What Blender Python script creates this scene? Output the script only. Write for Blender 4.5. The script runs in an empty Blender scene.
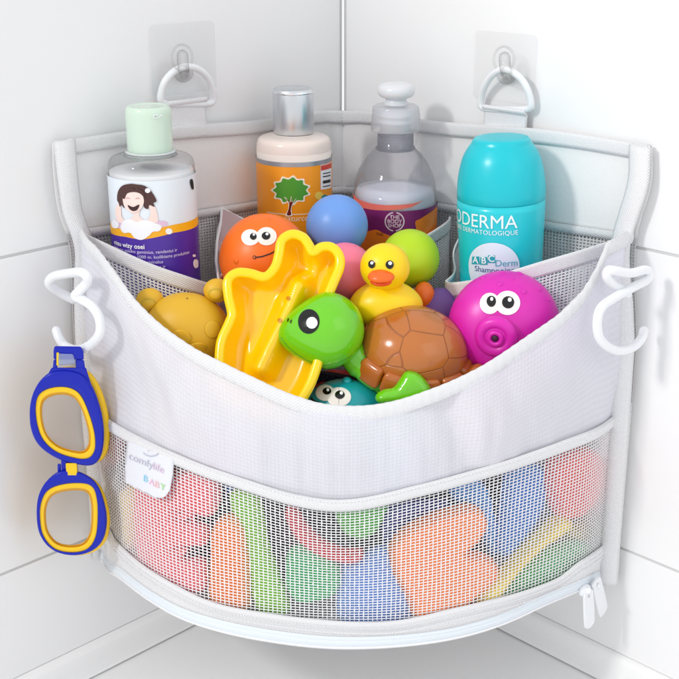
import bpy, bmesh, math, random
from mathutils import Vector, Matrix, noise
from mathutils.bvhtree import BVHTree
random.seed(7)
PI = math.pi
scene = bpy.context.scene
COL = scene.collection
# ------------------------------------------------------------------ camera model (photo is 679 px, camera 1 m from the corner)
FC, HALF = 1173.0, 339.5
PITCH = math.radians(20.0)
CP, SP = math.cos(PITCH), math.sin(PITCH)
CAM = Vector((0, -1, 0))
def ray(px, py):
    x = px - 343.0; v = 340.0 - py
    return Vector((x, FC*CP + v*SP, -FC*SP + v*CP))
def W(px, py, Y):                       # point seen at a pixel, on the plane y = Y
    d = ray(px, py); return CAM + d*((1+Y)/d.y)
def S(px, py, Y):                       # metres per pixel there
    return (1+Y)/ray(px, py).y
R2 = math.sqrt(.5)
UL, NL = Vector((-R2, -R2, 0)), Vector((R2, -R2, 0))
UR, NR = Vector((R2, -R2, 0)), Vector((-R2, -R2, 0))
def LW(t, z, off=0): return UL*t + NL*off + Vector((0, 0, z))
def RW(t, z, off=0): return UR*t + NR*off + Vector((0, 0, z))
def onwall(px, py, side, off=0):        # -> (t, z) on a wall, off metres in front of it
    d = ray(px, py); n = NL if side < 0 else NR; u = UL if side < 0 else UR
    s = (off - CAM.dot(n))/d.dot(n); p = CAM + d*s
    return p.dot(u), p.z
def WP(px, py, side, off=0):
    t, z = onwall(px, py, side, off); return LW(t, z, off) if side < 0 else RW(t, z, off)

def lin(tab, x):
    if x <= tab[0][0]: return tab[0][1]
    for (a, b), (c, d) in zip(tab, tab[1:]):
        if x <= c:
            k = (x-a)/(c-a); return b + (d-b)*k
    return tab[-1][1]
def smo(tab, x):                        # catmull through a table
    n = len(tab)
    if x <= tab[0][0]: return tab[0][1]
    if x >= tab[-1][0]: return tab[-1][1]
    for i in range(n-1):
        if x <= tab[i+1][0]:
            a, b, c, d = tab[max(i-1, 0)][1], tab[i][1], tab[i+1][1], tab[min(i+2, n-1)][1]
            t = (x-tab[i][0])/(tab[i+1][0]-tab[i][0])
            return .5*((2*b)+(-a+c)*t+(2*a-5*b+4*c-d)*t*t+(-a+3*b-3*c+d)*t**3)
# front panel: a bowed sheet between the two walls
ACY = -.059
THL, THR = math.radians(-53.9), math.radians(53.2)
def AR(th): return smo([(THL, .2310), (-.80, .2420), (-.5, .2505), (0, .251), (.5, .2515), (.75, .2535), (THR, .2498)], th)
def A(th, z, off=0):
    r = AR(th) + off
    w = .0012*math.sin(th*9+z*30) * min(1, (math.cos(th)-.5)*3)
    return Vector(((r+w)*math.sin(th), ACY - (r+w)*math.cos(th), z))
def ahit(px, py, off=0):
    d = ray(px, py); lo, hi = .3/d.y, .82/d.y
    for _ in range(40):
        m = (lo+hi)/2; p = CAM + d*m; q = Vector((p.x, p.y-ACY))
        th = math.atan2(q.x, -q.y)
        if q.length > AR(max(THL, min(THR, th)))+off and p.y < ACY: lo = m
        else: hi = m
    return th, p.z
# ------------------------------------------------------------------ materials
def hexc(h):
    r = []
    for i in (0, 2, 4):
        c = int(h[i:i+2], 16)/255
        r.append(c/12.92 if c <= .04045 else ((c+.055)/1.055)**2.4)
    return (*r, 1)
def pset(b, **k):
    for n, v in k.items():
        n = n.replace('_', ' ')
        if n in b.inputs: b.inputs[n].default_value = v
MC = {}
def mat(name, col, rough=.4, bump=0, bscale=300, sss=0, coat=0, metal=0, vary=0, spec=.5, trans=0):
    if name in MC: return MC[name]
    m = bpy.data.materials.new(name); m.use_nodes = True
    nt = m.node_tree; b = nt.nodes['Principled BSDF']
    c = hexc(col) if isinstance(col, str) else (*col, 1)
    b.inputs['Base Color'].default_value = c
    pset(b, Roughness=rough, Metallic=metal, Coat_Weight=coat, Coat_Roughness=.08)
    b.inputs['Specular IOR Level'].default_value = spec
    b.inputs['Transmission Weight'].default_value = trans
    if sss:
        b.inputs['Subsurface Weight'].default_value = sss
        b.inputs['Subsurface Radius'].default_value = (1, .6, .4)
        b.inputs['Subsurface Scale'].default_value = .004
    tc = nt.nodes.new('ShaderNodeTexCoord')
    nz = nt.nodes.new('ShaderNodeTexNoise'); nz.inputs['Scale'].default_value = bscale; nz.inputs['Detail'].default_value = 4
    nt.links.new(tc.outputs['Object'], nz.inputs['Vector'])
    bm = nt.nodes.new('ShaderNodeBump'); bm.inputs['Strength'].default_value = max(bump, .02); bm.inputs['Distance'].default_value = .0004
    nt.links.new(nz.outputs['Fac'], bm.inputs['Height']); nt.links.new(bm.outputs['Normal'], b.inputs['Normal'])
    n2 = nt.nodes.new('ShaderNodeTexNoise'); n2.inputs['Scale'].default_value = 45; n2.inputs['Detail'].default_value = 5
    nt.links.new(tc.outputs['Object'], n2.inputs['Vector'])
    mr = nt.nodes.new('ShaderNodeMapRange'); mr.inputs['To Min'].default_value = rough*.85; mr.inputs['To Max'].default_value = min(1, rough*1.2)
    nt.links.new(n2.outputs['Fac'], mr.inputs['Value']); nt.links.new(mr.outputs['Result'], b.inputs['Roughness'])
    if vary:
        mx = nt.nodes.new('ShaderNodeMix'); mx.data_type = 'RGBA'
        mx.inputs['A'].default_value = tuple(x*(1-vary) for x in c[:3])+(1,); mx.inputs['B'].default_value = c
        nt.links.new(n2.outputs['Fac'], mx.inputs['Factor']); nt.links.new(mx.outputs['Result'], b.inputs['Base Color'])
    MC[name] = m; return m
def cloth(name, col, sheer=.3, clear=0, weave=(900, 900), strength=.5, rough=.8, op='MULTIPLY'):
    m = bpy.data.materials.new(name); m.use_nodes = True
    nt = m.node_tree; N = nt.nodes.new; L = nt.links.new
    b = nt.nodes['Principled BSDF']; out = nt.nodes['Material Output']
    b.inputs['Base Color'].default_value = hexc(col); b.inputs['Roughness'].default_value = rough
    b.inputs['Specular IOR Level'].default_value = .25
    uv = N('ShaderNodeUVMap'); sx = N('ShaderNodeSeparateXYZ'); L(uv.outputs['UV'], sx.inputs[0])
    def sn(sock, k):
        a = N('ShaderNodeMath'); a.operation = 'MULTIPLY'; a.inputs[1].default_value = k; L(sock, a.inputs[0])
        s = N('ShaderNodeMath'); s.operation = 'SINE'; L(a.outputs[0], s.inputs[0]); return s.outputs[0]
    mul = N('ShaderNodeMath'); mul.operation = op
    L(sn(sx.outputs[0], weave[0]*2*PI), mul.inputs[0]); L(sn(sx.outputs[1], weave[1]*2*PI), mul.inputs[1])
    bp = N('ShaderNodeBump'); bp.inputs['Strength'].default_value = strength; bp.inputs['Distance'].default_value = .0003
    L(mul.outputs[0], bp.inputs['Height']); L(bp.outputs['Normal'], b.inputs['Normal'])
    tr = N('ShaderNodeBsdfTranslucent'); tr.inputs['Color'].default_value = hexc(col); L(bp.outputs['Normal'], tr.inputs['Normal'])
    mx = N('ShaderNodeMixShader'); mx.inputs[0].default_value = sheer
    L(b.outputs[0], mx.inputs[1]); L(tr.outputs[0], mx.inputs[2])
    last = mx
    if clear:
        tp = N('ShaderNodeBsdfTransparent'); m2 = N('ShaderNodeMixShader')
        mr = N('ShaderNodeMapRange'); mr.inputs['From Min'].default_value = -1; mr.inputs['To Min'].default_value = clear*.7; mr.inputs['To Max'].default_value = clear*1.3
        L(mul.outputs[0], mr.inputs['Value']); L(mr.outputs['Result'], m2.inputs[0])
        L(mx.outputs[0], m2.inputs[1]); L(tp.outputs[0], m2.inputs[2]); last = m2
    L(last.outputs[0], out.inputs[0]); return m
def clearmat(name, tint=(1, 1, 1), body=.0, bodycol=(.9, .9, .9), rough=.06, edge=.25, gl=1.0, ior=1.45):
    """thin clear plastic: see-through sheet, fresnel gloss, darker at grazing angles where the wall of the shell is seen edge-on"""
    m = bpy.data.materials.new(name); m.use_nodes = True
    nt = m.node_tree; N = nt.nodes.new; L = nt.links.new
    nt.nodes.remove(nt.nodes['Principled BSDF']); out = nt.nodes['Material Output']
    tp = N('ShaderNodeBsdfTransparent'); lw = N('ShaderNodeLayerWeight'); lw.inputs['Blend'].default_value = .35
    cm = N('ShaderNodeMix'); cm.data_type = 'RGBA'
    cm.inputs['A'].default_value = (*tint, 1); cm.inputs['B'].default_value = tuple(t*(1-edge) for t in tint)+(1,)
    L(lw.outputs['Facing'], cm.inputs['Factor']); L(cm.outputs['Result'], tp.inputs['Color'])
    df = N('ShaderNodeBsdfDiffuse'); df.inputs['Color'].default_value = (*bodycol, 1)
    tl = N('ShaderNodeBsdfTranslucent'); tl.inputs['Color'].default_value = (*bodycol, 1)
    dm = N('ShaderNodeMixShader'); dm.inputs[0].default_value = .5; L(df.outputs[0], dm.inputs[1]); L(tl.outputs[0], dm.inputs[2])
    m1 = N('ShaderNodeMixShader'); m1.inputs[0].default_value = body; L(tp.outputs[0], m1.inputs[1]); L(dm.outputs[0], m1.inputs[2])
    g = N('ShaderNodeBsdfGlossy'); g.inputs['Roughness'].default_value = rough; g.inputs['Color'].default_value = (gl, gl, gl, 1)
    fr = N('ShaderNodeFresnel'); fr.inputs['IOR'].default_value = ior
    ge = N('ShaderNodeNewGeometry'); iv = N('ShaderNodeMath'); iv.operation = 'SUBTRACT'; iv.inputs[0].default_value = 1; L(ge.outputs['Backfacing'], iv.inputs[1])
    ml = N('ShaderNodeMath'); ml.operation = 'MULTIPLY'; L(fr.outputs[0], ml.inputs[0]); L(iv.outputs[0], ml.inputs[1])
    m2 = N('ShaderNodeMixShader'); L(ml.outputs[0], m2.inputs[0]); L(m1.outputs[0], m2.inputs[1]); L(g.outputs[0], m2.inputs[2])
    L(m2.outputs[0], out.inputs[0]); return m

M_fab = cloth('white_sheer_fabric', 'f4f4fa', .30, .10, (380, 380), .22, op='ADD')
M_fabback = cloth('white_fabric', 'f6f5f5', .08, 0, (500, 500), .3)
M_bind = cloth('white_webbing', 'f4f4f6', .10, 0, (520, 700), .7)
M_net = cloth('white_netting', 'fafafc', .22, 0, (300, 300), .1)
M_netg = cloth('white_back_netting', 'eeebea', .2, 0, (300, 300), .1)
M_wht = mat('white_plastic', 'eceef1', .25, sss=.1)
M_zip = mat('pale_zip_tape', 'e2e9ef', .5, bump=.3, bscale=900)
M_tile = mat('white_tile', (.85, .85, .855), .22, bump=.03, bscale=6)
M_tub = mat('white_enamel', (.88, .88, .88), .2, bump=.02, bscale=5)
M_grout = mat('grey_grout', (.62, .62, .62), .9, bump=.3, bscale=900)
M_clear = clearmat('clear_acrylic', (.97, .97, .97), .05, (.9, .9, .9), .05, .5)
M_eye = mat('eye_white', 'f6efe9', .3)
M_blk = mat('black_paint', '0a0a0c', .15)
M_line = mat('dark_line_paint', '2a0d10', .4)
def plas(name, col, rough=.33, sss=.25, **k): return mat(name, col, rough, sss=sss, bump=.05, bscale=500, **k)
# ------------------------------------------------------------------ mesh helpers
def link(name, bm, m, parent=None, smooth=True, solid=0, bevel=0, sub=0, offset=0):
    me = bpy.data.meshes.new(name)
    bm.normal_update()
    bm.to_mesh(me); bm.free()
    if smooth:
        for p in me.polygons: p.use_smooth = True
    o = bpy.data.objects.new(name, me); COL.objects.link(o)
    for mm in (m if isinstance(m, (list, tuple)) else [m]): me.materials.append(mm)
    if parent is not None:
        o.parent = parent
        if parent.parent is None: o.matrix_parent_inverse = parent.matrix_basis.inverted()
        else: o.matrix_parent_inverse = (parent.parent.matrix_basis if False else Matrix.Identity(4))
    if bevel:
        b = o.modifiers.new('b', 'BEVEL'); b.width = bevel; b.segments = 3; b.limit_method = 'ANGLE'; b.angle_limit = .6
    if solid:
        s = o.modifiers.new('s', 'SOLIDIFY'); s.thickness = solid; s.offset = offset
    if sub:
        s = o.modifiers.new('u', 'SUBSURF'); s.levels = sub; s.render_levels = sub
    return o
def tag(o, label, cat, group=None, kind=None):
    if label: o['label'] = label
    if cat: o['category'] = cat
    if group: o['group'] = group
    if kind: o['kind'] = kind
    return o
def thing(name, loc, label, cat, group=None):
    o = bpy.data.objects.new(name, None); COL.objects.link(o); o.location = loc; o.empty_display_size = .01
    o.matrix_basis = Matrix.Translation(loc)
    return tag(o, label, cat, group)
def sph(bm, c, r, mtx=None, seg=40, fn=None, matidx=0):
    n0 = len(bm.verts)
    rr = r if isinstance(r, (tuple, list, Vector)) else (r, r, r)
    M = Matrix.Translation(c) @ (mtx.to_4x4() if mtx else Matrix.Identity(4)) @ Matrix.Diagonal((*rr, 1))
    g = bmesh.ops.create_uvsphere(bm, u_segments=seg, v_segments=max(8, seg//2), radius=1)
    for v in g['verts']:
        if fn: v.co = fn(v.co.copy())
        v.co = M @ v.co
    return bm
def grid(fn, nu, nv, lu=1, lv=1, bm=None, closed=False):
    bm = bm or bmesh.new(); uvl = bm.loops.layers.uv.verify()
    V = [[bm.verts.new(fn(i/nu, j/nv)) for j in range(nv+1)] for i in range(nu+(0 if closed else 1))]
    n = len(V)
    for i in range(nu):
        for j in range(nv):
            f = bm.faces.new((V[i][j], V[(i+1) % n][j], V[(i+1) % n][j+1], V[i][j+1])); f.smooth = True
            for l, (a, b) in zip(f.loops, ((i, j), (i+1, j), (i+1, j+1), (i, j+1))):
                l[uvl].uv = (a/nu*lu, b/nv*lv)
    return bm
def net(fn, nu, nv, fx=.72, fz=.55, keep=None):
    """woven netting: every hole is an opening in the mesh"""
    bm = bmesh.new(); bm.loops.layers.uv.verify()
    V = [[bm.verts.new(fn(i/nu, j/nv)) for j in range(nv+1)] for i in range(nu+1)]
    for i in range(nu):
        for j in range(nv):
            if keep and not keep((i+.5)/nu, (j+.5)/nv): continue
            c = (V[i][j], V[i+1][j], V[i+1][j+1], V[i][j+1])
            p = [x.co for x in c]
            def q(a, b): return p[0].lerp(p[1], a).lerp(p[3].lerp(p[2], a), b)
            ax, az = (1-fx)/2, (1-fz)/2
            jx = random.uniform(-.05, .05)
            inn = [bm.verts.new(q(a, b)) for a, b in ((ax+jx, az), (1-ax+jx, az), (1-ax+jx, 1-az), (ax+jx, 1-az))]
            for k in range(4):
                bm.faces.new((c[k], c[(k+1) % 4], inn[(k+1) % 4], inn[k]))
    bmesh.ops.delete(bm, geom=[v for v in bm.verts if not v.link_faces], context='VERTS')
    return bm
def cat(pts, n=8, closed=False):
    P = [Vector(p) for p in pts]; out = []; m = len(P)
    rng = range(m) if closed else range(m-1)
    for i in rng:
        if closed: a, b, c, d = P[(i-1) % m], P[i], P[(i+1) % m], P[(i+2) % m]
        else: a, b, c, d = P[max(i-1, 0)], P[i], P[i+1], P[min(i+2, m-1)]
        for k in range(n):
            t = k/n
            out.append(.5*((2*b)+(-a+c)*t+(2*a-5*b+4*c-d)*t*t+(-a+3*b-3*c+d)*t**3))
    if not closed: out.append(P[-1])
    return out
def tube(bm, pts, r, seg=14, closed=False, flat=1, cap=True, up=None):
    """rounded rod along a path; r may be a number or a list"""
    n = len(pts); rings = []; prev = None
    for i, p in enumerate(pts):
        a = pts[(i-1) % n] if closed or i else pts[i]; b = pts[(i+1) % n] if closed or i < n-1 else pts[i]
        t = (b-a).normalized()
        if prev is None:
            ref = up or (Vector((0, 0, 1)) if abs(t.z) < .9 else Vector((1, 0, 0)))
            x = t.cross(ref).normalized()
        else: x = (prev - t*prev.dot(t)).normalized()
        prev = x; y = t.cross(x)
        rr = r[i] if isinstance(r, (list, tuple)) else r
        rings.append([bm.verts.new(p + x*math.cos(2*PI*k/seg)*rr + y*math.sin(2*PI*k/seg)*rr*flat) for k in range(seg)])
    m = n if closed else n-1
    for i in range(m):
        A_, B_ = rings[i], rings[(i+1) % n]
        for k in range(seg): bm.faces.new((A_[k], A_[(k+1) % seg], B_[(k+1) % seg], B_[k]))
    if not closed and cap:
        for ring, e, s in ((rings[0], pts[0], pts[0]-pts[1]), (rings[-1], pts[-1], pts[-1]-pts[-2])):
            rr = r[0] if isinstance(r, (list, tuple)) and ring is rings[0] else (r[-1] if isinstance(r, (list, tuple)) else r)
            s = s.normalized(); last = ring
            for h, w in ((.5, .866), (.87, .5)):
                nr = [bm.verts.new(e + (v.co-e)*w + s*rr*h) for v in ring]
                for k in range(seg): bm.faces.new((last[k], last[(k+1) % seg], nr[(k+1) % seg], nr[k]))
                last = nr
            bm.faces.new(last)
    bmesh.ops.recalc_face_normals(bm, faces=bm.faces)
    return bm
def lathe(bm, c, prof, seg=64, sx=1, sy=1, rot=None, capb=True, capt=True):
    rings = []
    c = Vector(c)
    for r, z in prof:
        ring = []
        for k in range(seg):
            a = 2*PI*k/seg; v = Vector((r*sx*math.cos(a), r*sy*math.sin(a), z))
            if rot: v = rot @ v
            ring.append(bm.verts.new(c+v))
        rings.append(ring)
    for a, b in zip(rings, rings[1:]):
        for k in range(seg): bm.faces.new((a[k], a[(k+1) % seg], b[(k+1) % seg], b[k]))
    if capb: bm.faces.new(list(reversed(rings[0])))
    if capt: bm.faces.new(rings[-1])
    bmesh.ops.recalc_face_normals(bm, faces=bm.faces)
    return bm
def arcs(prof, n=5):
    """smooth a lathe profile"""
    return [(p.x, p.y) for p in cat([Vector((a, b)) for a, b in prof], n)]
def bisect(bm, axis, step):
    xs = [v.co[axis] for v in bm.verts]
    if not xs: return
    a = math.floor(min(xs)/step)*step + step*.5; no = Vector((0, 0, 0)); no[axis] = 1
    while a < max(xs):
        co = Vector((0, 0, 0)); co[axis] = a
        bmesh.ops.bisect_plane(bm, geom=bm.verts[:]+bm.edges[:]+bm.faces[:], plane_co=co, plane_no=no)
        a += step
def fill2(polys, step=None, stepy=None):
    bm = bmesh.new()
    for poly in polys:
        vs = [bm.verts.new((p[0], p[1], 0)) for p in poly]
        bm.faces.new(vs)
    bmesh.ops.triangulate(bm, faces=bm.faces[:])
    if step: bisect(bm, 0, step); bisect(bm, 1, stepy or step)
    bm.normal_update()
    if sum(f.normal.z*f.calc_area() for f in bm.faces) < 0: bmesh.ops.reverse_faces(bm, faces=bm.faces[:])
    return bm
def ell(cx, cy, rx, ry=None, n=28, rot=0):
    ry = ry or rx; c, s = math.cos(rot), math.sin(rot)
    return [(cx + rx*math.cos(2*PI*k/n)*c - ry*math.sin(2*PI*k/n)*s, cy + rx*math.cos(2*PI*k/n)*s + ry*math.sin(2*PI*k/n)*c) for k in range(n)]
def sm2(pts, n=6): return [(p.x, p.y) for p in cat([Vector(p) for p in pts], n, True)]
def text2(s, size, x=0, y=0, bold=0, align='LEFT', shear=0, step=None, space=1):
    cu = bpy.data.curves.new('t', 'FONT'); cu.body = s; cu.size = size; cu.offset = bold*size; cu.align_x = align
    cu.shear = shear; cu.resolution_u = 4; cu.space_character = space
    o = bpy.data.objects.new('t', cu); COL.objects.link(o)
    bpy.context.view_layer.update()
    dg = bpy.context.evaluated_depsgraph_get(); me = o.evaluated_get(dg).to_mesh()
    bm = bmesh.new(); bm.from_mesh(me)
    o.evaluated_get(dg).to_mesh_clear(); bpy.data.objects.remove(o); bpy.data.curves.remove(cu)
    for v in bm.verts: v.co = Vector((v.co.x+x, v.co.y+y, 0))
    bmesh.ops.triangulate(bm, faces=bm.faces[:])
    if step: bisect(bm, 0, step)
    return bm
def remap(bm, fn):
    for v in bm.verts: v.co = fn(v.co.x, v.co.y)
    return bm
def join(dst, src):
    me = bpy.data.meshes.new('x'); src.to_mesh(me); src.free(); dst.from_mesh(me); bpy.data.meshes.remove(me); return dst
def pdist(p, poly):
    x, y = p; d = 1e9
    for i in range(len(poly)):
        ax, ay = poly[i-1]; bx, by = poly[i]; dx, dy = bx-ax, by-ay; L2 = dx*dx+dy*dy or 1e-9
        t = max(0, min(1, ((x-ax)*dx+(y-ay)*dy)/L2)); d = min(d, (x-ax-dx*t)**2+(y-ay-dy*t)**2)
    return math.sqrt(d)
def puffy(poly, fn, thick, edge, step=3.0, flat=1.0, holes=()):
    """rounded slab: poly in px, fn(x, y, h) -> point, h metres towards the viewer side"""
    out = bmesh.new()
    for sgn in (1, -1):
        bm = fill2([poly], step)
        for v in bm.verts:
            d = pdist((v.co.x, v.co.y), poly); k = min(1, d/edge)
            h = math.sqrt(max(0, 1-(1-k)**2))*thick*sgn
            v.co = Vector((v.co.x, v.co.y, h))
        for v in bm.verts: v.co = fn(v.co.x, v.co.y, v.co.z)
        if sgn < 0: bmesh.ops.reverse_faces(bm, faces=bm.faces[:])
        join(out, bm)
    bmesh.ops.remove_doubles(out, verts=out.verts[:], dist=1e-6)
    return out
def bvh_of(bm): return BVHTree.FromBMesh(bm)
def decal(px_polys, bvh, off, name, m, parent, step=2.0, solid=0):
    """paint / sticker shapes laid on a toy's surface"""
    bm = px_polys if isinstance(px_polys, bmesh.types.BMesh) else fill2(px_polys, step)
    dead = []
    for v in bm.verts:
        d = ray(v.co.x, v.co.y).normalized(); h = bvh.ray_cast(CAM, d)
        if h[0] is None: dead.append(v)
        else:
            n = h[1] if h[1].dot(d) < 0 else -h[1]
            v.co = h[0] + n*off
    bmesh.ops.delete(bm, geom=dead, context='VERTS')
    return link(name, bm, m, parent, solid=solid)
def sheet_normal_fix(bm): bmesh.ops.recalc_face_normals(bm, faces=bm.faces)
# ------------------------------------------------------------------ setting
def box(bm, P, x0, x1, y0, y1, z0, z1):
    """P maps (a, b, c) to a point"""
    v = [bm.verts.new(P(a, b, c)) for a in (x0, x1) for b in (y0, y1) for c in (z0, z1)]
    for f in ((0, 1, 3, 2), (4, 6, 7, 5), (0, 4, 5, 1), (2, 3, 7, 6), (0, 2, 6, 4), (1, 5, 7, 3)): bm.faces.new([v[i] for i in f])
ROWS = [(-.5475, -.4575), (-.4555, -.2215), (-.2195, .0145), (.0165, .25), (.252, .49)]
for nm, F in (('wall_left', LW), ('wall_right', RW)):
    bm = bmesh.new()
    for z0, z1 in ROWS:
        for k in range(2):
            box(bm, lambda a, b, c: F(a, c, b), .0034+k*.602, .6026+k*.602-.002, -.006, 0, z0, z1)
    o = link(nm, bm, M_tile, smooth=False, bevel=.0008); tag(o, None, None, kind='structure')
    bm = bmesh.new(); box(bm, lambda a, b, c: F(a, c, b), -.0, 1.25, -.012, -.0013, -.56, .49)
    o = link('tile_grout', bm, M_grout, smooth=False); tag(o, None, None, kind='structure')
    # rounded lip of the bath running along the wall
    prof = [(-.006, -.5475), (.001, -.5478), (.0035, -.5490), (.0055, -.552), (.0062, -.558), (.0065, -.566), (.0075, -.572), (.0085, -.5735), (-.006, -.5738)]
    bm = grid(lambda u, v: F(u*1.25, lin([(i/(len(prof)-1), p[1]) for i, p in enumerate(prof)], v), lin([(i/(len(prof)-1), p[0]) for i, p in enumerate(prof)], v)), 4, 40)
    sheet_normal_fix(bm); o = link('bath_lip', bm, M_tub); tag(o, None, None, kind='structure')
bm = bmesh.new(); g = [(0, .03, -.575), (-1.2, -1.17, -.575), (-1.2, -1.6, -.575), (1.2, -1.6, -.575), (1.2, -1.17, -.575)]
bm.faces.new([bm.verts.new(p) for p in g]); bmesh.ops.recalc_face_normals(bm, faces=bm.faces)
if bm.faces[0].normal.z < 0: bmesh.ops.reverse_faces(bm, faces=bm.faces[:])
o = link('bath_deck', bm, M_tub, smooth=False, solid=.01, offset=-1); tag(o, None, None, kind='structure')

# ------------------------------------------------------------------ the bag
bag = thing('hanging_corner_bag', (0, -.2, -.48), 'white corner bag of sheer fabric and netting, full of toys, in the tiled corner', 'storage bag')
TL = [(-.49, .2785), (-.47, .278), (-.29, .279), (-.255, .277), (-.222, .276), (-.195, .2825), (-.17, .2842), (-.145, .2834)]
TR = [(-.49, .3025), (-.47, .302), (-.29, .2987), (-.235, .292), (-.208, .292), (-.173, .2998), (-.147, .298)]
def ztop(t): return lin([(0, -.1575), (.15, -.150), (.3, -.1455)], t) + .0012*math.sin(t*40)
def back(side, t, z, off=.0025):
    F = LW if side < 0 else RW
    # the two back panels turn the corner in a small radius
    bulge = .004*math.exp(-((t-.15)/.09)**2) + .0015*math.sin(t*55+z*20)
    if t < .022: bulge += (.022-t)*.45
    return F(max(t, .0), z, off + bulge*min(1, (t+.005)*60))
ZN = lambda t: -.2225 + .009*(t/.28)
for side, T in ((-1, TL), (1, TR)):
    def e(z): return smo(T, z)
    bm = grid(lambda u, v: back(side, u*e(ztop(u*.28)*(1-v)+ZN(u*.28)*v), ztop(u*.28)*(1-v)+ZN(u*.28)*v), 60, 14, .28, .075)
    link('back_panel', bm, M_fabback, bag, solid=.0008)
    def nf(u, v):
        z = (ZN(u*.28)-.004)*(1-v) - .335*v; return back(side, u*e(z), z, .0025)
    bm = net(nf, 104, 50, .66, .60); o = link('back_netting', bm, M_netg, bag, smooth=False, solid=.0006)
    bm = grid(lambda u, v: back(side, u*e(-.335-.14*v), -.335-.14*v), 30, 8, .28, .14); link('back_panel', bm, M_fabback, bag, solid=.0008)  # unseen lower back, closed with fabric to keep light from leaking in
    # seam tape between fabric and netting, and the bound top edge
    bm = grid(lambda u, v: back(side, u*(e(ZN(u*.28))-.004), ZN(u*.28)+.0025-.006*v, .0045), 60, 2, .28, .006); link('seam_tape', bm, M_bind, bag, solid=.001)
    bm = grid(lambda u, v: back(side, u*e(ztop(u*.28)), ztop(u*.28)+.001-.0105*v, .0048+.0006*math.sin(v*PI)), 80, 4, .28, .0105); link('top_binding', bm, M_bind, bag, solid=.0012, bevel=.0)
    # side webbing following the edge of the bag
    za, zb = (-.1455, -.462) if side < 0 else (-.1475, -.484)
    def wf(u, v):
        z = za + (zb-za)*u
        w = lin([(0, .0155), (.25, .0135), (.3, .0125), (1, .0125)], u)
        off = lin([(0, .0075), (.16, .0085), (.24, .0135), (1, .0135)], u) + .003*math.sin(v*PI) + (.002*math.sin(u*14) if u < .25 else 0) - (0 if u < .2 else .006*(1-v)*min(1, (u-.2)*8))
        return (LW if side < 0 else RW)(e(z) + .0015 - w*v, z, off)
    bm = grid(wf, 70, 6, .33, .013); link('side_webbing', bm, M_bind, bag, solid=.0028)
def tabpx(pts, off=.002): return sorted(ahit(x, y, off) for x, y in pts)
RIM = tabpx([(79, 231), (92, 248), (112, 273), (132, 300.6), (162, 328.5), (195, 351), (240, 373.5), (302, 400.5), (341, 408.8), (383, 407), (428.5, 393.4), (478, 370.5), (522, 343), (561.5, 317.5), (587, 292), (600, 268), (610, 243)])
def rimz(th): return smo(RIM, th)
def th_of(u): return THL + (THR-THL)*u
SEAM = tabpx([(107, 422.5), (135, 440), (171, 458), (206, 472.5), (241, 484), (298, 500), (345, 504.5), (414, 492), (489, 472), (564, 445), (612, 422.5)])
BOT = tabpx([(93, 556), (115, 576.5), (150, 602), (185, 620), (250, 638), (340, 650), (439, 641.5), (504, 624), (554, 603), (589, 587), (610, 578)])
MBOT = tabpx([(108, 528), (114, 540), (136, 560), (170, 581), (212, 601), (250, 610.5), (292, 617.5), (345, 622.5), (390, 621.5), (458, 606.5), (529.5, 590), (560, 578), (581, 561), (607, 541)])
def zbot(th): return smo(BOT, th)
def zmb(th): return smo(MBOT, th)
def zseam(th): return smo(SEAM, th)
ZB = min(z_ for _, z_ in MBOT)
def pucker(th, z):
    a = noise.noise(Vector((th*4.5, z*14, .3))); b = noise.noise(Vector((th*13+z*20, z*9, 2.3))); c = noise.noise(Vector((th*34, z*6, 5.1)))
    return .0060*a + .0036*b + .0022*c*max(0, min(1, (-.29-z)*16)) - .0050*math.exp(-((th-.30+(z+.33)*1.2)/.05)**2) + .0040*math.exp(-((th-.40+(z+.33)*1.2)/.06)**2) - .0040*math.exp(-((th+.55-(z+.33)*2)/.05)**2)
bm = grid(lambda u, v: A(th_of(u), rimz(th_of(u))*(1-v)+zseam(th_of(u))*v, pucker(th_of(u), rimz(th_of(u))*(1-v)+zseam(th_of(u))*v)*max(0, math.sin(PI*v))**.6), 200, 40, .48, .07)
link('front_panel', bm, M_fab, bag, solid=.0006)
# bound rim
def rimf(u, v):
    th = th_of(u); a = v*PI*2
    return A(th, rimz(th)-.0045+.0055*math.cos(a), .0018*math.sin(a)+.0003*math.sin(u*900))
bm = grid(rimf, 220, 14, .48, .023); bmesh.ops.remove_doubles(bm, verts=bm.verts[:], dist=1e-6); sheet_normal_fix(bm)
link('rim_binding', bm, M_bind, bag)
# tape over the seam, lower netting, hem, zip
bm = grid(lambda u, v: A(th_of(u), zseam(th_of(u))+.004-.0085*v, .0022+.0008*math.sin(v*PI)), 160, 4, .48, .0085); link('seam_tape', bm, M_bind, bag, solid=.0016)
def netf(u, v):
    th = th_of(u); z = (zseam(th)-.003)*(1-v)+(ZB-.001)*v; return A(th, z, .0004)
bm = net(netf, 150, 44, .81, .76, keep=lambda u, v: (zseam(th_of(u))-.003)*(1-v)+(ZB-.001)*v > zmb(th_of(u))-.003)
link('front_netting', bm, M_net, bag, smooth=False, solid=.0006)
bm = grid(lambda u, v: A(th_of(u), zmb(th_of(u))*(1-v)+(zbot(th_of(u))+.0100)*v, .0022+.0008*math.sin(v*PI*2)), 160, 6, .48, .014); link('bottom_hem', bm, M_bind, bag, solid=.0014)
zp = link('zip', grid(lambda u, v: A(th_of(u), zbot(th_of(u))+.0108-.0112*v, .0016+.0012*math.sin(v*PI)), 160, 5, .48, .007), M_zip, bag, solid=.001)
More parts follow.
